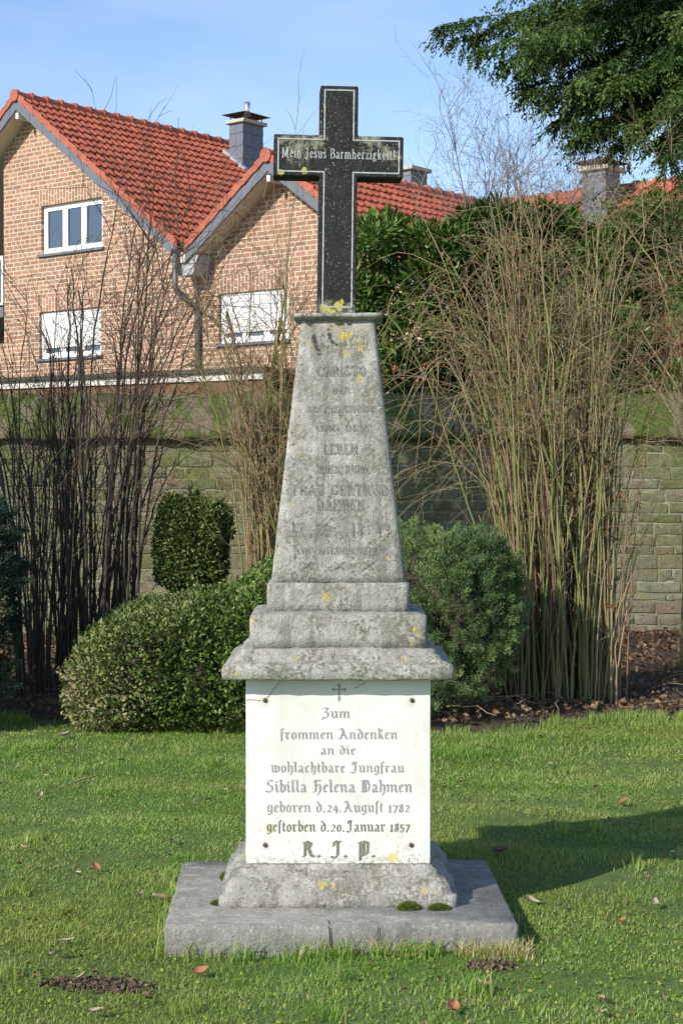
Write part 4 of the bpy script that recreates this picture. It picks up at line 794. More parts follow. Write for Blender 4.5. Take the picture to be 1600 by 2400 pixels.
# --- brown twiggy shrub at the right edge
canes = []
for k in range(18):
    b = np.array([U(2.85, 3.4), U(13.8, 14.8), 0]); P = bez(b, (U(2.2, 3.5), U(13.6, 15.), U(2.6, 4.6)), .1, 12, .025); r0 = U(.007, .014)
    t1 = side(P, r0, 9, .45, 1, .3, .9, (25, 65), .02, .1, .003); t2 = sum([side(q, .002, 4, .25, 1, .12, .45, (30, 65), .0, .05, .002, 5) for q, _ in t1], []); canes.append((P, np.linspace(r0, r0 * .3, 12), t1 + t2))
shrub('bare_shrub', 'brown twiggy shrub at the right edge in front of the red tiled roof', 'shrub', (3.05, 14.3, 0), canes, tan_twig, barkmat('brown_twig_bark', [(0, (.13, .09, .04)), (.5, (.21, .13, .075)), (1, (.26, .19, .10))]), 'stem')

# --- clipped hedge and topiary: leaves in the outer shell of a shaped volume
box_leaf = leafmat('box_leaf', [(0, (.03, .06, .012)), (.35, (.065, .125, .02)), (.7, (.115, .19, .036)), (.9, (.19, .25, .07)), (1, (.28, .285, .12))], .33, .2, (.34, .29, .155))
def shell(efun, lo, hi, n, e0, e1, soft=.35):
    out = []
    tot = 0
    while tot < n:
        p = rng.uniform(lo, hi, (60000, 3)); e = efun(p); k = (e > e0) & (e < e1) & (rng.random(len(p)) < soft + (1 - soft) * (e - e0) / (e1 - e0)); out.append(p[k]); tot += k.sum()
    p = np.concatenate(out)[:n]; h = .004; g = np.stack([efun(p + np.eye(3)[i] * h) - efun(p - np.eye(3)[i] * h) for i in range(3)], -1)
    return p, unit(g), efun(p)
def iso(name, efun, lo, hi, lev, res, mat, parent):
    """woody inner mass: grid points projected on the level of the volume"""
    c = (np.array(lo) + np.array(hi)) / 2; th = np.linspace(0, np.pi, res); ph = np.linspace(0, 2 * np.pi, res * 2, endpoint=False); T, Pp = np.meshgrid(th, ph, indexing='ij')
    D = np.stack([np.sin(T) * np.cos(Pp), np.sin(T) * np.sin(Pp), np.cos(T)], -1).reshape(-1, 3); a, b = np.zeros(len(D)), np.full(len(D), 3.)
    for _ in range(22):
        m_ = (a + b) / 2; ins = efun(c + D * m_[:, None]) < lev; a = np.where(ins, m_, a); b = np.where(ins, b, m_)
    V = c + D * a[:, None]; V += rng.normal(0, .012, V.shape); k = res * 2; i = np.arange(res - 1)[:, None] * k + np.arange(k)[None]; j = np.arange(res - 1)[:, None] * k + (np.arange(k)[None] + 1) % k
    return mesh_np(name, V, [np.stack([i, j, j + k, i + k], -1).reshape(-1, 4)], mat, parent)
wood = plain('inner_branches', (.045, .037, .022), .95, .5, 30)
def hedge_h(x): return np.interp(x, [-2., -1.8, -1.4, -1., -.75, -.55, -.3, .2], [.58, .66, .80, .88, .92, 1.06, 1.14, 1.16])
def hedge_e(p):
    x, y, z = p.T; h = hedge_h(x) * .5; yc = 11.42 + .12 * (x + 1); fl = np.where(z < h, .12 * (1 - z / h), 0)
    e = np.abs((y - yc) / (.84 - .35 * fl)) ** 3. + np.abs((z - h) / (h + .0)) ** 3.8 + np.clip((-1.35 - x) / .46, 0, 9) ** 2.6 + np.clip((x + .2) / .35, 0, 9) ** 3
    return e ** .5 + .09 * snoise(p, 6.5, 91) + .10 * snoise(p, 15, 92) + .07 * snoise(p, 34, 99)
hd = tag(empty('box_hedge', (-1., 11.5, 0)), 'clipped box hedge mound with glossy leaves left of the monument', 'hedge'); off = np.array((-1., 11.5, 0))
P, G, e = shell(hedge_e, (-2.05, 10.6, .02), (.25, 12.5, 1.3), 46000, .45, 1.04)
L = U(.02, .043, len(P)); V, F = leaves_np(P - off, G * .55 + rng.normal(0, .55, P.shape) + np.array([0, 0, .25]), L, .55, .2, .08)
dry = np.clip(.42 + .5 * snoise(P, 5, 93) + np.clip((-1.15 - P[:, 0]) * .55, -.45, .4) - P[:, 2] * .25 + rng.normal(0, .2, len(P)), 0, .85) * (rng.random(len(P)) < .75)
mesh_np('foliage', V, [F], box_leaf, hd, attrs={'rnd': np.repeat(np.clip(rng.random(len(P)) * .8 + .12 * snoise(P, 14, 94) + .1, 0, 1), 6), 'dry': np.repeat(dry, 6)})
def shoots(efun, lo, hi, off, num, parent, l0, l1):
    P, G, e = shell(efun, lo, hi, num, .96, 1.04, 1.); st, LP, LD = [], [], []
    for p, g in zip(P, G):
        d = unit(g * .6 + np.array([0, 0, .6]) + rng.normal(0, .3, 3)); l = U(l0, l1); Q = p - off + d * l * np.linspace(-.3, 1, 5)[:, None] + rng.normal(0, .003, (5, 3)); st.append((Q, np.linspace(.0016, .0008, 5)))
        for q in range(1, 5):
            for _ in range(2): LP.append(Q[q]); LD.append(d * .6 + rng.normal(0, .7, 3))
    twigs('shoots', st, tan_twig, parent, 3); LP, LD = np.array(LP), np.array(LD); V, F = leaves_np(LP, LD, U(.018, .036, len(LP)), .5, .2); mesh_np('shoot_leaves', V, [F], box_leaf, parent, attrs={'rnd': np.repeat(U(.3, 1, len(LP)), 6), 'dry': np.repeat(U(0, .25, len(LP)), 6)})['kind'] = 'stuff'
shoots(hedge_e, (-2.05, 10.6, .02), (.25, 12.5, 1.3), np.array((-1., 11.5, 0)), 300, hd, .03, .09)
iso('inner_branches', lambda p: hedge_e(p), (-2.05, 10.6, .0), (.25, 12.5, 1.1), .46, 40, wood, hd).location = -Vector(off)
def ball_e(p):
    q = (p - np.array([-1.155, 12.9, 1.165])) / np.array([.272, .272, .36]); return (np.abs(q) ** 2.9).sum(-1) ** (1 / 2.9) + .08 * snoise(p, 9, 95) + .08 * snoise(p, 24, 96)
tp = tag(empty('topiary_bush', (-1.155, 12.9, 0)), 'clipped egg-shaped box bush on a stem standing behind the hedge', 'topiary'); off = np.array((-1.155, 12.9, 0))
P, G, e = shell(ball_e, (-1.6, 12.4, .6), (-.7, 13.4, 1.8), 14000, .42, 1.06)
V, F = leaves_np(P - off, G * .6 + rng.normal(0, .5, P.shape) + np.array([0, 0, .2]), U(.022, .045, len(P)), .5, .2, .08)
mesh_np('foliage', V, [F], box_leaf, tp, attrs={'rnd': np.repeat(np.clip(rng.random(len(P)) * .75 + .1 * snoise(P, 16, 97) + .05, 0, 1), 6), 'dry': np.repeat(np.clip(rng.normal(.1, .3, len(P)), 0, .85), 6)})
shoots(ball_e, (-1.6, 12.4, .6), (-.7, 13.4, 1.8), off, 110, tp, .03, .08)
iso('inner_branches', ball_e, (-1.47, 12.6, .77), (-.84, 13.2, 1.6), .42, 24, wood, tp).location = -Vector(off)
MB().tube([(0, 0, 0), (.01, 0, .5), (0, 0, .95)], [.03, .024, .02], 7).build('trunk', dark_bark, tp, True)
# --- tufted conifers
def tufts(P, G, k, L0, L1, spread, asp, up=.2):
    Q = np.repeat(P, k, 0) + rng.normal(0, .012, (len(P) * k, 3)); D = np.repeat(unit(G + np.array([0, 0, up]) + rng.normal(0, .5, P.shape)), k, 0) + rng.normal(0, spread, (len(P) * k, 3))
    along = U(0, 1, len(Q))[:, None]; Q = Q + np.repeat(unit(G + np.array([0, 0, up])), k, 0) * along * .085
    return leaves_np(Q, D, U(L0, L1, len(Q)), asp, .3)
jun_leaf = leafmat('juniper_scale', [(0, (.035, .065, .028)), (.4, (.10, .16, .06)), (.75, (.18, .25, .09)), (1, (.30, .34, .14))], .6, .15)
def jun_e(p):
    q = (p - np.array([.83, 11.4, .76])) / np.array([.37, .42, .56]); q2 = (p - np.array([.62, 11.3, .30])) / np.array([.30, .3, .28]); q3 = (p - np.array([.52, 11.45, 1.02])) / np.array([.24, .3, .3])
    hole = .35 * np.exp(-(((p[:, 0] - 1.0) / .05) ** 2 + ((p[:, 2] - .88) / .16) ** 2 + ((p[:, 1] - 10.98) / .2) ** 2))
    e = np.minimum(np.minimum((np.abs(q) ** 2.2).sum(-1) ** (1 / 2.2), np.linalg.norm(q2, axis=-1)), np.linalg.norm(q3, axis=-1)); return e + .10 * snoise(p, 9, 101) + hole
jn = tag(empty('juniper_bush', (.86, 11.4, 0)), 'rounded blue-green juniper bush just right of the pedestal', 'bush'); off = np.array((.86, 11.4, 0))
def plumes(efun, lo, hi, n, per, off, l0, l1, up, L0, L1, e0=.55, e1=.86):
    P, G, e = shell(efun, lo, hi, n, e0, e1, .3); A = unit(G * .8 + np.array([0, 0, up]) + rng.normal(0, .3, P.shape)); ln = U(l0, l1, n)
    k = U(0, 1, (n, per)) ** .8; Q = (P - off)[:, None] + A[:, None] * (ln[:, None] * k)[..., None]; Q[..., 2] -= (ln[:, None] * k ** 2 * .22); Q += rng.normal(size=Q.shape) * (.032 * (1.08 - k) + .004)[..., None]
    D = A[:, None] + rng.normal(0, .38, Q.shape) - np.array([0, 0, 1.]) * (k * .3)[..., None]; tone = np.repeat(rng.normal(0, .13, n), per) + .3 * (k.ravel() - .6)
    Q, D = Q.reshape(-1, 3), D.reshape(-1, 3); V, F = leaves_np(Q, D, U(L0, L1, len(Q)), .24, .3); return V, F, tone, Q + off
V, F, tone, Q = plumes(jun_e, (.1, 10.7, .05), (1.5, 12.1, 1.6), 620, 230, off, .10, .20, .75, .011, .028)
mesh_np('foliage', V, [F], jun_leaf, jn, attrs={'rnd': np.repeat(np.clip(.45 + tone + .12 * snoise(Q, 6, 103) + rng.normal(0, .1, len(tone)), 0, 1), 6)})
iso('inner_branches', jun_e, (.48, 10.98, .2), (1.2, 11.82, 1.3), .45, 26, wood, jn).location = -Vector(off)
twigs('stem', [(bez((0, 0, 0), (x, y, z), .3, 6) , np.linspace(.02, .008, 6)) for x, y, z in ((-.2, -.1, .5), (.1, -.05, .6), (.2, .1, .5))], dark_bark, jn, 6, False)
tj_leaf = leafmat('dark_conifer_scale', [(0, (.010, .024, .016)), (.5, (.022, .045, .030)), (1, (.05, .08, .05))], .6, .12)
def edge_e(p):
    q = (p - np.array([-2.66, 11.0, .88])) / np.array([.55, .52, .95]); return (np.abs(q) ** 2.3).sum(-1) ** (1 / 2.3) + .09 * snoise(p, 11, 105) + .05 * snoise(p, 27, 106)
cj = tag(empty('conifer_bush', (-2.66, 11., 0)), 'dark shaded conifer bush cut off by the left edge of the picture', 'bush'); off = np.array((-2.66, 11., 0))
V, F, tone, Q = plumes(edge_e, (-3.4, 10.3, .03), (-1.9, 11.7, 2.1), 620, 170, off, .10, .22, .7, .012, .032)
mesh_np('foliage', V, [F], tj_leaf, cj, attrs={'rnd': np.repeat(np.clip(.5 + tone + rng.normal(0, .15, len(tone)), 0, 1), 6)})
iso('inner_branches', edge_e, (-3.2, 10.45, .0), (-2.1, 11.55, 1.8), .66, 24, wood, cj).location = -Vector(off)
# --- needle sprays for the yew
yew_leaf = leafmat('yew_needles', [(0, (.014, .034, .009)), (.35, (.042, .084, .020)), (.7, (.085, .142, .032)), (1, (.155, .21, .06))], .45, .18)
def sprays(pts, dirs, L0, L1, k, nl, droop, w=.3):
    """hanging side shoots with two ranks of needles"""
    n = len(pts); L = U(L0, L1, n)[:, None]; D = unit(dirs + rng.normal(0, .45, (n, 3)) + np.array([0, 0, -droop])); S_ = unit(np.cross(D, rng.normal(size=(n, 3)) * .4 + np.array([0, 0, 1.])))
    Ps, Ds = [], []
    for q in np.linspace(.05, 1, k):
        c = pts + D * L * q + np.array([0, 0, -1.]) * (L * q) ** 2 * .6
        for sg in (-1, 1): Ps.append(c + rng.normal(0, .008, c.shape)); Ds.append(D * .8 + S_ * sg * (1.1 - .6 * q) + rng.normal(0, .25, c.shape) + np.array([0, 0, -.25]))
    Ps, Ds = np.concatenate(Ps), np.concatenate(Ds); return leaves_np(Ps, Ds, U(nl * .6, nl * 1.3, len(Ps)), w, .2), len(Ps)
def PX(px, py, Y): return np.array([(px - 800) / 3900 * Y, Y, 1.65 + (1128 - py) / 3900 * Y])
yw = tag(empty('yew_tree', (4.7, 16.3, 0)), 'tall dark evergreen tree whose drooping branches hang in from the top right corner', 'tree'); off = np.array((4.7, 16.3, 0))
trk = [(0, 0, 0), (-.05, .03, 2), (.03, 0, 4.5), (0, .05, 7), (0, 0, 10)]
MB().tube(trk, [.26, .2, .17, .12, .05], 10).build('trunk', dark_bark, yw, True)
tips = [(1035, 62, 15.2), (1065, 95, 15.3), (1120, 120, 15.), (1150, 60, 15.4), (1175, 150, 15.), (1225, 165, 15.2), (1255, 130, 14.8), (1190, -30, 15.5), (1280, 235, 15.), (1300, 290, 15.2), (1335, 200, 14.7), (1360, 250, 15.), (1345, 330, 15.4), (1400, 290, 15.),
        (1440, 345, 15.1), (1480, 300, 14.7), (1530, 340, 15.1), (1570, 330, 14.8), (1610, 400, 15.), (1545, 250, 14.5), (1430, 200, 14.6), (1240, 215, 15.1)]
for px, py in ((1270, 90), (1310, 120), (1380, 140), (1450, 110), (1520, 150), (1590, 180), (1330, 30), (1420, 30), (1500, 40), (1580, 60), (1590, 300), (1460, 250), (1510, 230), (1390, 220), (1610, 660), (1610, 450), (1350, 290), (1590, 560)): tips.append((px, py, U(14.6, 15.6)))
for px, py in ((1600, 560), (1620, 630), (1590, 470), (1630, 690), (1560, 400)):
    for _ in range(1): tips.append((px + rng.normal(0, 22), py + rng.normal(0, 25), U(13.2, 14.2)))
for k in range(38): tips.append((U(1200, 1720), U(-230, 230), U(14.4, 17.2)))
for k in range(16): tips.append((U(1480, 1720), U(100, 270), U(14.4, 16.5)))
bo, SP, SD = [], [], []
for px, py, Y in tips:
    t = PX(px, py, Y); z0 = np.clip(t[2] + U(-.1, 1.2), 3.2, 9); b = np.array([4.7, 16.3, z0]); n = 12; k = np.linspace(0, 1, n)[:, None]
    P = b + (t - b) * k; P[:, 2] += (np.sin(np.pi * k[:, 0]) * .3); P += np.cumsum(rng.normal(0, .045, P.shape), 0) * k * (1 - k) * 2
    bo.append((P - off, np.linspace(.013, .003, n)))
    for _ in range(150):
        f = (1 - rng.random() ** 1.4 * .62) * (n - 1); i = min(int(f), n - 2); SP.append(P[i] + (P[i + 1] - P[i]) * (f - i)); d = P[-1] - P[0]; s = rng.normal(0, .8, 3) * np.array([1, 1, .35]); SD.append(unit(unit(d) * .7 + s))
SP, SD = np.array(SP), np.array(SD)
(V, F), n = sprays(SP - off, SD, .10, .30, 10, .042, .95, .36)
lum = np.tile(np.clip(.5 + .25 * snoise(SP, 5, 111) + rng.normal(0, .15, len(SP)), 0, 1), n // len(SP))
mesh_np('foliage', V, [F], yew_leaf, yw, attrs={'rnd': np.repeat(np.clip(lum + rng.normal(0, .12, n), 0, 1), 6)})
twigs('branches', bo, dark_bark, yw, 5)
# --- cherry laurel and a second evergreen behind the wall
lau_leaf = leafmat('laurel_leaf', [(0, (.03, .06, .014)), (.4, (.06, .115, .022)), (.75, (.105, .175, .036)), (1, (.20, .27, .08))], .3, .25)
def clump_leaves(cl_, n, L0, L1, asp, up, out=.9, curl=.06):
    P, D = [], []
    for (c, r), m_ in zip(cl_, n):
        d = unit(rng.normal(size=(m_, 3))); q = rng.random(m_) ** .45; P.append(np.array(c) + d * np.array(r) * q[:, None]); D.append(d * out + rng.normal(0, .5, (m_, 3)) + np.array([0, 0, up]))
    P, D = np.concatenate(P), np.concatenate(D); return P, leaves_np(P, D, U(L0, L1, len(P)), asp, .18, curl)
lr = tag(empty('laurel_bush', (1.3, 18.7, 0)), 'large evergreen laurel rising behind the garden wall right of the shaft', 'bush'); off = np.array((1.3, 18.7, 0)); cls = []
for px, py, rr in ((870, 560, .3), (900, 540, .25), (945, 560, .3), (1000, 575, .3), (1060, 585, .28), (1110, 540, .3), (1150, 520, .3), (1200, 530, .28), (1260, 520, .25), (1310, 540, .28), (860, 650, .35), (930, 660, .4), (1010, 660, .4), (1090, 640, .4), (1170, 620, .4), (1250, 620, .38), (1320, 630, .35),
                   (870, 760, .4), (960, 770, .45), (1060, 770, .45), (1160, 750, .45), (1260, 740, .45), (1340, 740, .4), (880, 870, .42), (990, 880, .45), (1100, 880, .45), (1210, 870, .45), (1310, 860, .42), (850, 700, .3), (1380, 700, .4), (1390, 820, .4), (1380, 600, .32), (1430, 680, .35), (1440, 780, .38), (1450, 870, .36), (1400, 900, .36)):
    c = PX(px, py, U(18.5, 19.1)) - off; cls.append((c, (rr, rr, rr * .9)))
P, (V, F) = clump_leaves(cls, [int(1700 * c[1][0]) for c in cls], .06, .125, .34, .45)
lum = np.clip(.45 + .22 * snoise(P, 4, 121) + rng.normal(0, .2, len(P)), 0, 1); mesh_np('foliage', V, [F], lau_leaf, lr, attrs={'rnd': np.repeat(lum, 6)})
twigs('branches', [(bez((U(-.5, .7), 0, 0), c[0], .3, 8), np.linspace(.03, .008, 8)) for c in cls], dark_bark, lr, 5)
ev = tag(empty('evergreen_shrub', (3.05, 19.4, 0)), 'feathery dark evergreen half covering the red tiled roof on the right', 'shrub'); off = np.array((3.05, 19.4, 0)); SP, SD, bo = [], [], []
for px, py in [(1300, 560), (1340, 590), (1390, 560), (1420, 600), (1460, 570), (1490, 540), (1530, 520), (1560, 550), (1440, 660), (1500, 650), (1540, 620), (1570, 640), (1400, 720), (1460, 740), (1430, 800), (1380, 800), (1410, 860), (1490, 780), (1525, 800), (1510, 730), (1550, 760), (1340, 680), (1370, 640), (1580, 590), (1330, 780), (1360, 870), (1480, 690), (1500, 500), (1540, 470), (1460, 530), (1590, 500), (1610, 560), (1420, 540), (1580, 690), (1600, 600)]:
    t = PX(px, py, U(18.9, 19.8)); b = np.array([3.05, 19.4, max(.8, t[2] - U(.5, 1.2))]); P = bez(b, t, .3, 9, .02); bo.append((P - off, np.linspace(.018, .004, 9)))
    for _ in range(120): i = rng.integers(3, 9); SP.append(P[i] + rng.normal(0, .13, 3)); SD.append(unit(t - b + rng.normal(0, .8, 3)))
SP, SD = np.array(SP), np.array(SD); (V, F), n = sprays(SP - off, SD, .12, .34, 7, .06, .3, .34)
lum = np.tile(np.clip(.55 + .25 * snoise(SP, 5, 131) + rng.normal(0, .15, len(SP)), 0, 1), n // len(SP)); mesh_np('foliage', V, [F], yew_leaf, ev, attrs={'rnd': np.repeat(np.clip(lum + rng.normal(0, .12, n), 0, 1), 6)})
twigs('branches', bo + [(bez((0, 0, 0), (0, 0, 3.4), .3, 8), np.linspace(.06, .02, 8))], dark_bark, ev, 5)
iv = tag(empty('ivy_bush', (3.6, 18.5, 0)), 'low bright green leafy bush behind the wall at the right edge', 'bush'); off = np.array((3.6, 18.5, 0))
cls = [(PX(px, py, U(18.4, 18.8)) - off, (.22, .25, .16)) for px, py in ((1505, 905), (1540, 890), (1580, 880), (1620, 875), (1660, 880), (1560, 930), (1620, 930))]
P, (V, F) = clump_leaves(cls, [420] * len(cls), .03, .07, .8, .3); mesh_np('foliage', V, [F], lau_leaf, iv, attrs={'rnd': np.repeat(np.clip(rng.normal(.7, .25, len(P)), 0, 1), 6)})
twigs('branches', [(bez((0, 0, 0), c[0], .3, 6), np.linspace(.015, .005, 6)) for c in cls], dark_bark, iv, 5)
# --- evergreens standing outside the picture on the left; their shade falls on the shrub bed and on the wall
def column(name, label, loc, rad, z0, z1, n, leaf):
    root = tag(empty(name, loc), label, 'tree'); k = rng.random(n); a = U(0, 6.283, n); q = np.sqrt(U(.3, 1, n)); rr = rad * np.sin(np.pi * np.clip(k * .86 + .14, 0, 1)) ** .7
    P = np.stack([rr * q * np.cos(a), rr * q * np.sin(a), z0 + (z1 - z0) * k], -1); D = np.stack([np.cos(a), np.sin(a), np.full(n, .6)], -1) + rng.normal(0, .4, (n, 3))
    V, F = leaves_np(P, D, U(.10, .2, n), .55, .2); mesh_np('foliage', V, [F], leaf, root, attrs={'rnd': np.repeat(rng.random(n), 6)})
    MB().tube([(0, 0, -.05), (0, 0, z1 * .8)], [.14, .04], 8).build('trunk', dark_bark, root, True)
column('conifer_tree', 'tall bare-stemmed conifer outside the left edge whose crown shades the wall', (-4.15, 12.9, 0), 1.0, 4.4, 7.4, 6000, tj_leaf)
column('thuja_tree', 'dense dark thuja outside the left edge of the picture', (-4.3, 10.9, 0), .62, .15, 4.4, 6500, tj_leaf)
# ------------------------------------------------------------------ END PLANTS
# ------------------------------------------------------------------ leaf litter, grass, small things on the lawn
n = 7500; x = U(-3.2, 4., n); y = edge_y(x) + .03 + (17.5 - edge_y(x)) * rng.random(n) ** 1.2; keep = ~((np.abs(x + .9) < .9) & (np.abs(y - 11.5) < .6)); x, y = x[keep], y[keep]; n = len(x)
P = np.stack([x, y, .065 + .02 * np.sin(x * 3 + y * 2) * np.minimum(1, (y - edge_y(x))) + U(0, .03, n)], -1); D = rng.normal(size=(n, 3)) * np.array([1, 1, .28])
V, F = leaves_np(P, D, U(.025, .065, n), .6, .3, .2); tag(mesh_np('leaf_litter', V, [F], dead, None, attrs={'rnd': np.repeat(rng.random(n), 6)}), 'brown fallen leaves covering the soil of the planting bed', 'leaf litter', kind='stuff')
tw = []
for k in range(46):
    px_, py_ = U(.4, 3.2), U(11.3, 13.6); a = U(0, 6.28); l = U(.15, .7); Q = np.array([[px_ + math.cos(a) * l * q, py_ + math.sin(a) * l * q, .085 + .05 * math.sin(q * 3)] for q in np.linspace(0, 1, 6)]) + rng.normal(0, .01, (6, 3)); tw.append((Q, np.linspace(U(.003, .007), .002, 6)))
o = twigs('twig_litter', tw, tan_twig, None, 5); tag(o, 'thin fallen twigs strewn over the bed soil', 'twigs')
def grass(n, x0, x1, y0, y1, h0, h1, w0, w1, cond=None, straw=.08, lean=1.25):
    x, y = U(x0, x1, n), U(y0, y1, n); k = y < edge_y(x) + rng.normal(.02, .05, n)
    sx_, sy_ = x - CX, y - (CY - .094); c_, s_ = math.cos(R(1.6)), math.sin(R(1.6)); lx, ly = sx_ * c_ + sy_ * s_, -sx_ * s_ + sy_ * c_; k &= ~((np.abs(lx) < .622) & (np.abs(ly) < .502))
    for bx, by, ra, rb in BARE: k &= ~((((x - bx) / ra) ** 2 + ((y - by) / rb) ** 2 < .9 + .3 * rng.normal(size=n)) & (rng.random(n) < .93))
    nz = snoise(np.stack([x, y, 0 * x], -1), 3.3, 161) + .7 * snoise(np.stack([x, y, 0 * x], -1), 11, 162); k &= rng.random(n) < .72 + .45 * nz
    if cond is not None: k &= cond(x, y, lx, ly)
    x, y = x[k], y[k]; n = len(x); P = np.stack([x, y, ground_z(x, y) - .004], -1)
    big = snoise(P, 2.6, 141); mid = snoise(P, 9, 142)
    h = U(h0, h1, n) * (1 + .3 * big + .25 * mid); a = U(0, 6.283, n); d = np.stack([np.cos(a), np.sin(a), 0 * a], -1); ln = U(.1, 1., n)[:, None] * lean; s = np.stack([-np.sin(a + U(-.8, .8, n)), np.cos(a), 0 * a], -1); w = U(w0, w1, n)[:, None] * .5; h = h[:, None]; up = np.array([0, 0, 1.])
    m_ = P + up * h * .55 + d * h * ln * .35; t = P + up * h * (1 - .35 * ln) + d * h * ln * 1.25
    V = np.stack([P - s * w, P + s * w, m_ + s * w * .8, m_ - s * w * .8, t], 1).reshape(-1, 3); b = np.arange(n)[:, None] * 5
    return V, b + np.array([[0, 1, 2, 3]]), b + np.array([[3, 2, 4]]), np.repeat(np.clip(rng.random(n) * .62 + .16 + .16 * mid - .10 * big, 0, .86) + (rng.random(n) < straw * (1 + .8 * mid)) * 1., 5), np.repeat(np.clip(.22 + .38 * snoise(P, 1.9, 163) + .25 * snoise(P, 7, 164) + rng.normal(0, .12, n), 0, .85), 5)
gm = leafmat('grass_blade', [(0, (.095, .20, .03)), (.35, (.175, .325, .055)), (.65, (.275, .42, .095)), (.86, (.40, .47, .17)), (.93, (.46, .40, .20)), (1, (.55, .46, .26))], .6, .4, (.33, .36, .10))
sets = [grass(120000, -1.75, 1.75, 4.55, 7., .010, .027, .0022, .0042), grass(150000, -2.6, 2.6, 7., 9.2, .012, .030, .003, .005), grass(130000, -3.2, 3.2, 9.2, 11.6, .014, .036, .0035, .0055),
        grass(16000, -1.3, 1.3, 5.2, 7.2, .03, .06, .003, .005, lambda x, y, lx, ly: (np.abs(lx) < .68) & (np.abs(ly) < .55) & (rng.random(len(x)) < .55 + .4 * np.sin(x * 17)), .12, .6),
        grass(45000, -3., 3., 10.6, 11.6, .035, .085, .003, .005, lambda x, y, lx, ly: (y > edge_y(x) - .16) & (np.sin(x * 7) + np.sin(x * 19) > -.6), .1, .5)]
# clover and moss between the blades, and small dry bits
n = 26000; x, y = U(-2.6, 2.6, n), U(4.6, 11.2, n); P = np.stack([x, y, ground_z(x, y) + U(.002, .018, n)], -1); nz = snoise(P, 3.1, 151)
k = (y < edge_y(x) - .03) & (nz > .35) & ~((np.abs(x - CX) < .65) & (np.abs(y - CY + .094) < .53)); P = P[k]; V, F = leaves_np(P, rng.normal(size=P.shape) * np.array([1, 1, .35]), U(.008, .016, len(P)), .8, .1)
tag(mesh_np('moss_patches', V, [F], leafmat('lawn_moss', [(0, (.10, .16, .015)), (.5, (.22, .28, .03)), (1, (.36, .38, .07))], .8, .3), None, attrs={'rnd': np.repeat(rng.random(len(P)), 6)}), 'yellow-green moss between the grass blades', 'moss', kind='stuff')
n = 1500; x, y = U(-2.6, 2.6, n), U(4.6, 11.2, n); P = np.stack([x, y, ground_z(x, y) + U(.008, .028, n)], -1); k = (y < edge_y(x)) & (snoise(P, 4., 152) > -.3) & ~((np.abs(x - CX) < .65) & (np.abs(y - CY + .094) < .53)); P = P[k]
V, F = leaves_np(P, rng.normal(size=P.shape) * np.array([1, 1, .3]), U(.008, .028, len(P)), .35, .3, .2); tag(mesh_np('dry_bits', V, [F], dead, None, attrs={'rnd': np.repeat(rng.random(len(P)), 6)}), 'tiny dry leaf fragments scattered in the lawn', 'leaf fragments', kind='stuff')
# coarse tufts
for k in range(90):
    cx_, cy_ = U(-2, 2), U(4.7, 10.8); r_ = U(.02, .06); sets.append(grass(int(80 * r_ / .04), cx_ - r_, cx_ + r_, cy_ - r_, cy_ + r_, .04, .085, .0025, .0045, None, .12, .8))
for x0, x1, st in ((.40, .66, .75), (-.2, .05, .2), (.1, .35, .3), (-.55, -.3, .15)):   # longer tufts against the front of the slab
    sets.append(grass(420, x0, x1, 5.68, 5.79, .03, .075, .003, .005, None, st, .9))
Vs, Q4, T3, A, DR, b = [], [], [], [], [], 0
for V, q, t, a, dr in sets: Vs.append(V); Q4.append(q + b); T3.append(t + b); A.append(a); DR.append(dr); b += len(V)
tag(mesh_np('grass', np.concatenate(Vs), [np.concatenate(Q4), np.concatenate(T3)], gm, None, attrs={'rnd': np.concatenate(A), 'dry': np.concatenate(DR)}), 'short green lawn grass with paler straw blades', 'grass', kind='stuff')
# fallen leaves, one object each
def leaf_mesh(name, L, asp, curl, mat, wav=0.):
    u_, v_ = np.meshgrid(np.linspace(0, 1, 9), np.linspace(-1, 1, 7), indexing='ij'); w = asp * L * .5 * np.sin(np.pi * np.clip(u_ * .93 + .05, 0, 1)) ** .8
    X = (u_ - .5) * L; Y = v_ * w; Z = curl * L * (v_ ** 2 * .5 + (u_ - .5) ** 2 * 1.2) + wav * L * np.sin(u_ * 9 + v_ * 4) + .004
    i = np.arange(8)[:, None] * 7 + np.arange(6)[None]; return mesh_np(name, np.stack([X, Y, Z], -1), [np.stack([i, i + 1, i + 8, i + 7], -1).reshape(-1, 4)], mat, None, True)
lm = {}
for nm, c in (('tan', (.36, .27, .17)), ('pale', (.33, .27, .19)), ('rust', (.30, .13, .06)), ('brown', (.15, .085, .05))):
    lm[nm] = plain(nm + '_dry_leaf', c, .8, .3, 60)
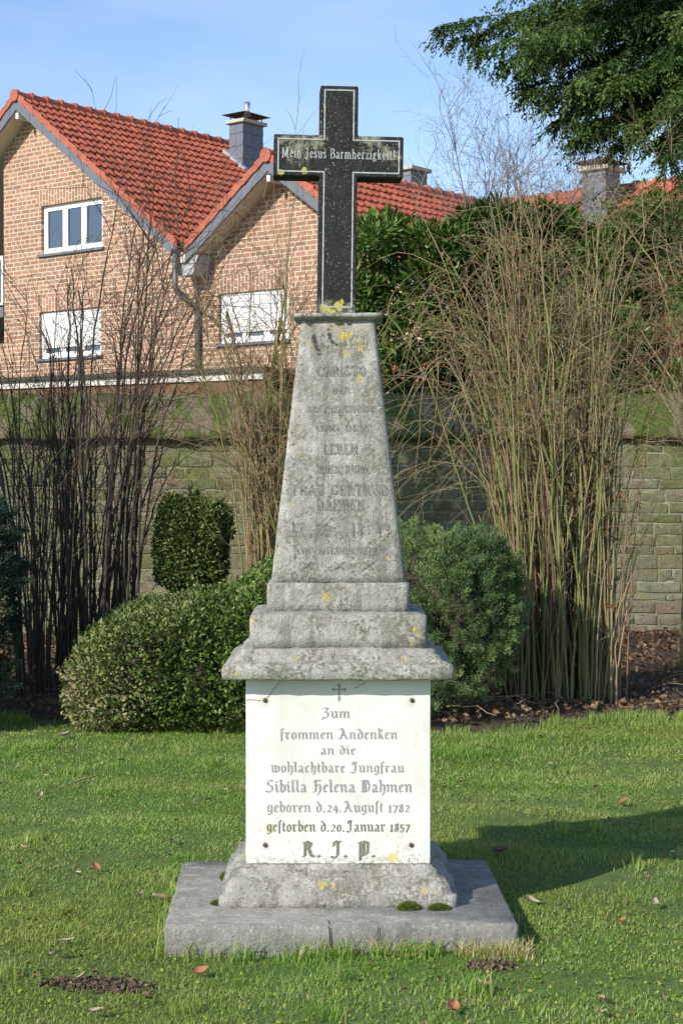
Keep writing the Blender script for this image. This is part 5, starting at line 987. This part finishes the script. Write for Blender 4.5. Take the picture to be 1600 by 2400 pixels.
LV = [('tan', 7.5, .062, .6, -1.27, 9.549, 'small tan leaf by the dark twig on the lawn'), ('pale', .4, .075, .5, -1.753, 10.488, 'pale upright dead leaf at the lawn edge beside the left end of the hedge'), ('rust', 1.2, .05, .6, -1.041, 7.043, 'small rust-red leaf in the grass close to the daisy left of the slab'),
 ('pale', 1.9, .055, .35, -.773, 7.507, 'narrow pale leaf standing in the grass level with the bottom of the white plate'), ('tan', .5, .05, .4, -.788, 6.511, 'slim tan leaf lying just left of the base slab'), ('tan', .2, .085, .7, -.70, 6.459, 'large curled tan leaf leaning against the left side of the base slab'),
 ('pale', 2.3, .06, .5, -.966, 5.811, 'folded whitish leaf in the grass above the bare soil patch'), ('pale', .9, .045, .9, -.975, 5.666, 'round pale leaf just above the left end of the bare soil patch'), ('tan', .1, .05, .4, -.857, 5.45, 'orange-tan leaf lying on the bare soil patch'),
 ('rust', 2.6, .055, .7, -.47, 5.524, 'reddish leaf in the grass between soil patch and slab front'), ('pale', 1.5, .048, .9, -.752, 5.078, 'roundish tan leaf at the very bottom of the lawn near the left'), ('tan', 2.9, .05, .5, -1.4, 7.352, 'tan leaf near the left edge of the picture level with the slab'),
 ('pale', 2.6, .055, .4, .726, 6.33, 'pale elongated leaf just right of the slab corner'), ('tan', .8, .055, .5, .828, 6.237, 'tan leaf beside the pale one right of the slab corner'), ('brown', .3, .09, .8, .69, 7.22, 'large dark leaf in the shadow behind the slab'),
 ('tan', 1.7, .06, .9, .824, 5.2, 'upright tan leaf near the bottom of the lawn on the right'), ('pale', 1.3, .05, .6, .811, 5.09, 'cream curled leaf at the bottom edge right of centre'), ('tan', 2.2, .045, .5, .45, 5.35, 'short tan leaf in the grass below the right soil patch'),
 ('rust', .4, .05, .8, .345, 5.152, 'reddish brown leaf at the bottom of the lawn below the slab middle'), ('rust', .6, .035, .6, 1.03, 6.06, 'tiny rust leaf in the sunny lawn right of the slab'), ('rust', 2., .065, .5, 1.429, 8.417, 'red-brown leaf at the far edge of the monument shadow'),
 ('pale', .2, .05, .5, -1.56, 8.6, 'pale leaf in the middle of the left lawn'), ('tan', 1.1, .045, .5, -.3, 9.0, 'tan leaf in the lawn behind the left side of the plate'), ('tan', .7, .05, .5, 1.2, 9.6, 'tan leaf in the sunny lawn below the cane shrub'), ('pale', 2.4, .06, .5, 1.188, 6.299, 'curled brownish leaf like a snail shell in the right lawn')]
for k, (nm, a, L, asp, x, y, lab) in enumerate(LV):
    o = leaf_mesh('fallen_leaf', L, asp, U(.15, .5), lm[nm], U(.0, .03)); o.location = (x, y, float(ground_z(x, y)) + .022); o.rotation_euler = (U(-.5, .5), U(-.5, .5), a + U(0, 3)); tag(o, lab, 'leaf', 'fallen leaves on the lawn')
dw = plain('daisy_white', (.75, .75, .72), .6, .05); dy = plain('daisy_yellow', (.6, .42, .03), .7, .2); dg = plain('daisy_green', (.06, .13, .02), .6, .2)
for x, y, lab in ((-.598, 8.575, 'white daisy in the lawn left of the middle of the plate'), (-1.091, 6.876, 'white daisy flower in the grass left of the slab'), (1.418, 7.106, 'white daisy at the right edge of the lawn below the shadow'), (1.455, 6.9, 'white daisy half cut off by the right edge'), (-1.62, 9.1, 'white daisy at the far left of the lawn')):
    r_ = tag(empty('daisy', (x, y, float(ground_z(x, y)))), lab, 'flower', 'daisies in the lawn'); pt = MB()
    for k in range(13):
        a = k * 6.283 / 13; c_, s_ = math.cos(a), math.sin(a); pt.add([(c_ * .003, s_ * .003, .040), (c_ * .008 - s_ * .0022, s_ * .008 + c_ * .0022, .0415), (c_ * .013, s_ * .013, .0405), (c_ * .008 + s_ * .0022, s_ * .008 - c_ * .0022, .0415)], [(0, 1, 2, 3)])
    pt.build('petals', dw, r_); MB().tube([(0, 0, .038), (0, 0, .042), (0, 0, .0435)], [.0045, .0042, .002], 8).build('centre', dy, r_); MB().tube([(0, 0, 0), (.002, 0, .02), (0, 0, .039)], .0012, 5).build('stalk', dg, r_)
o = twigs('broken_twig', [(np.array([[-.055, -.03, .02], [-.02, -.008, .032], [.02, .012, .036], [.06, .045, .045]]), np.array([.007, .006, .006, .004]))], tan_twig, None, 6, False); o.location = (-1.39, 9.02, 0); tag(o, 'short broken brown twig lying in the left lawn', 'twig')
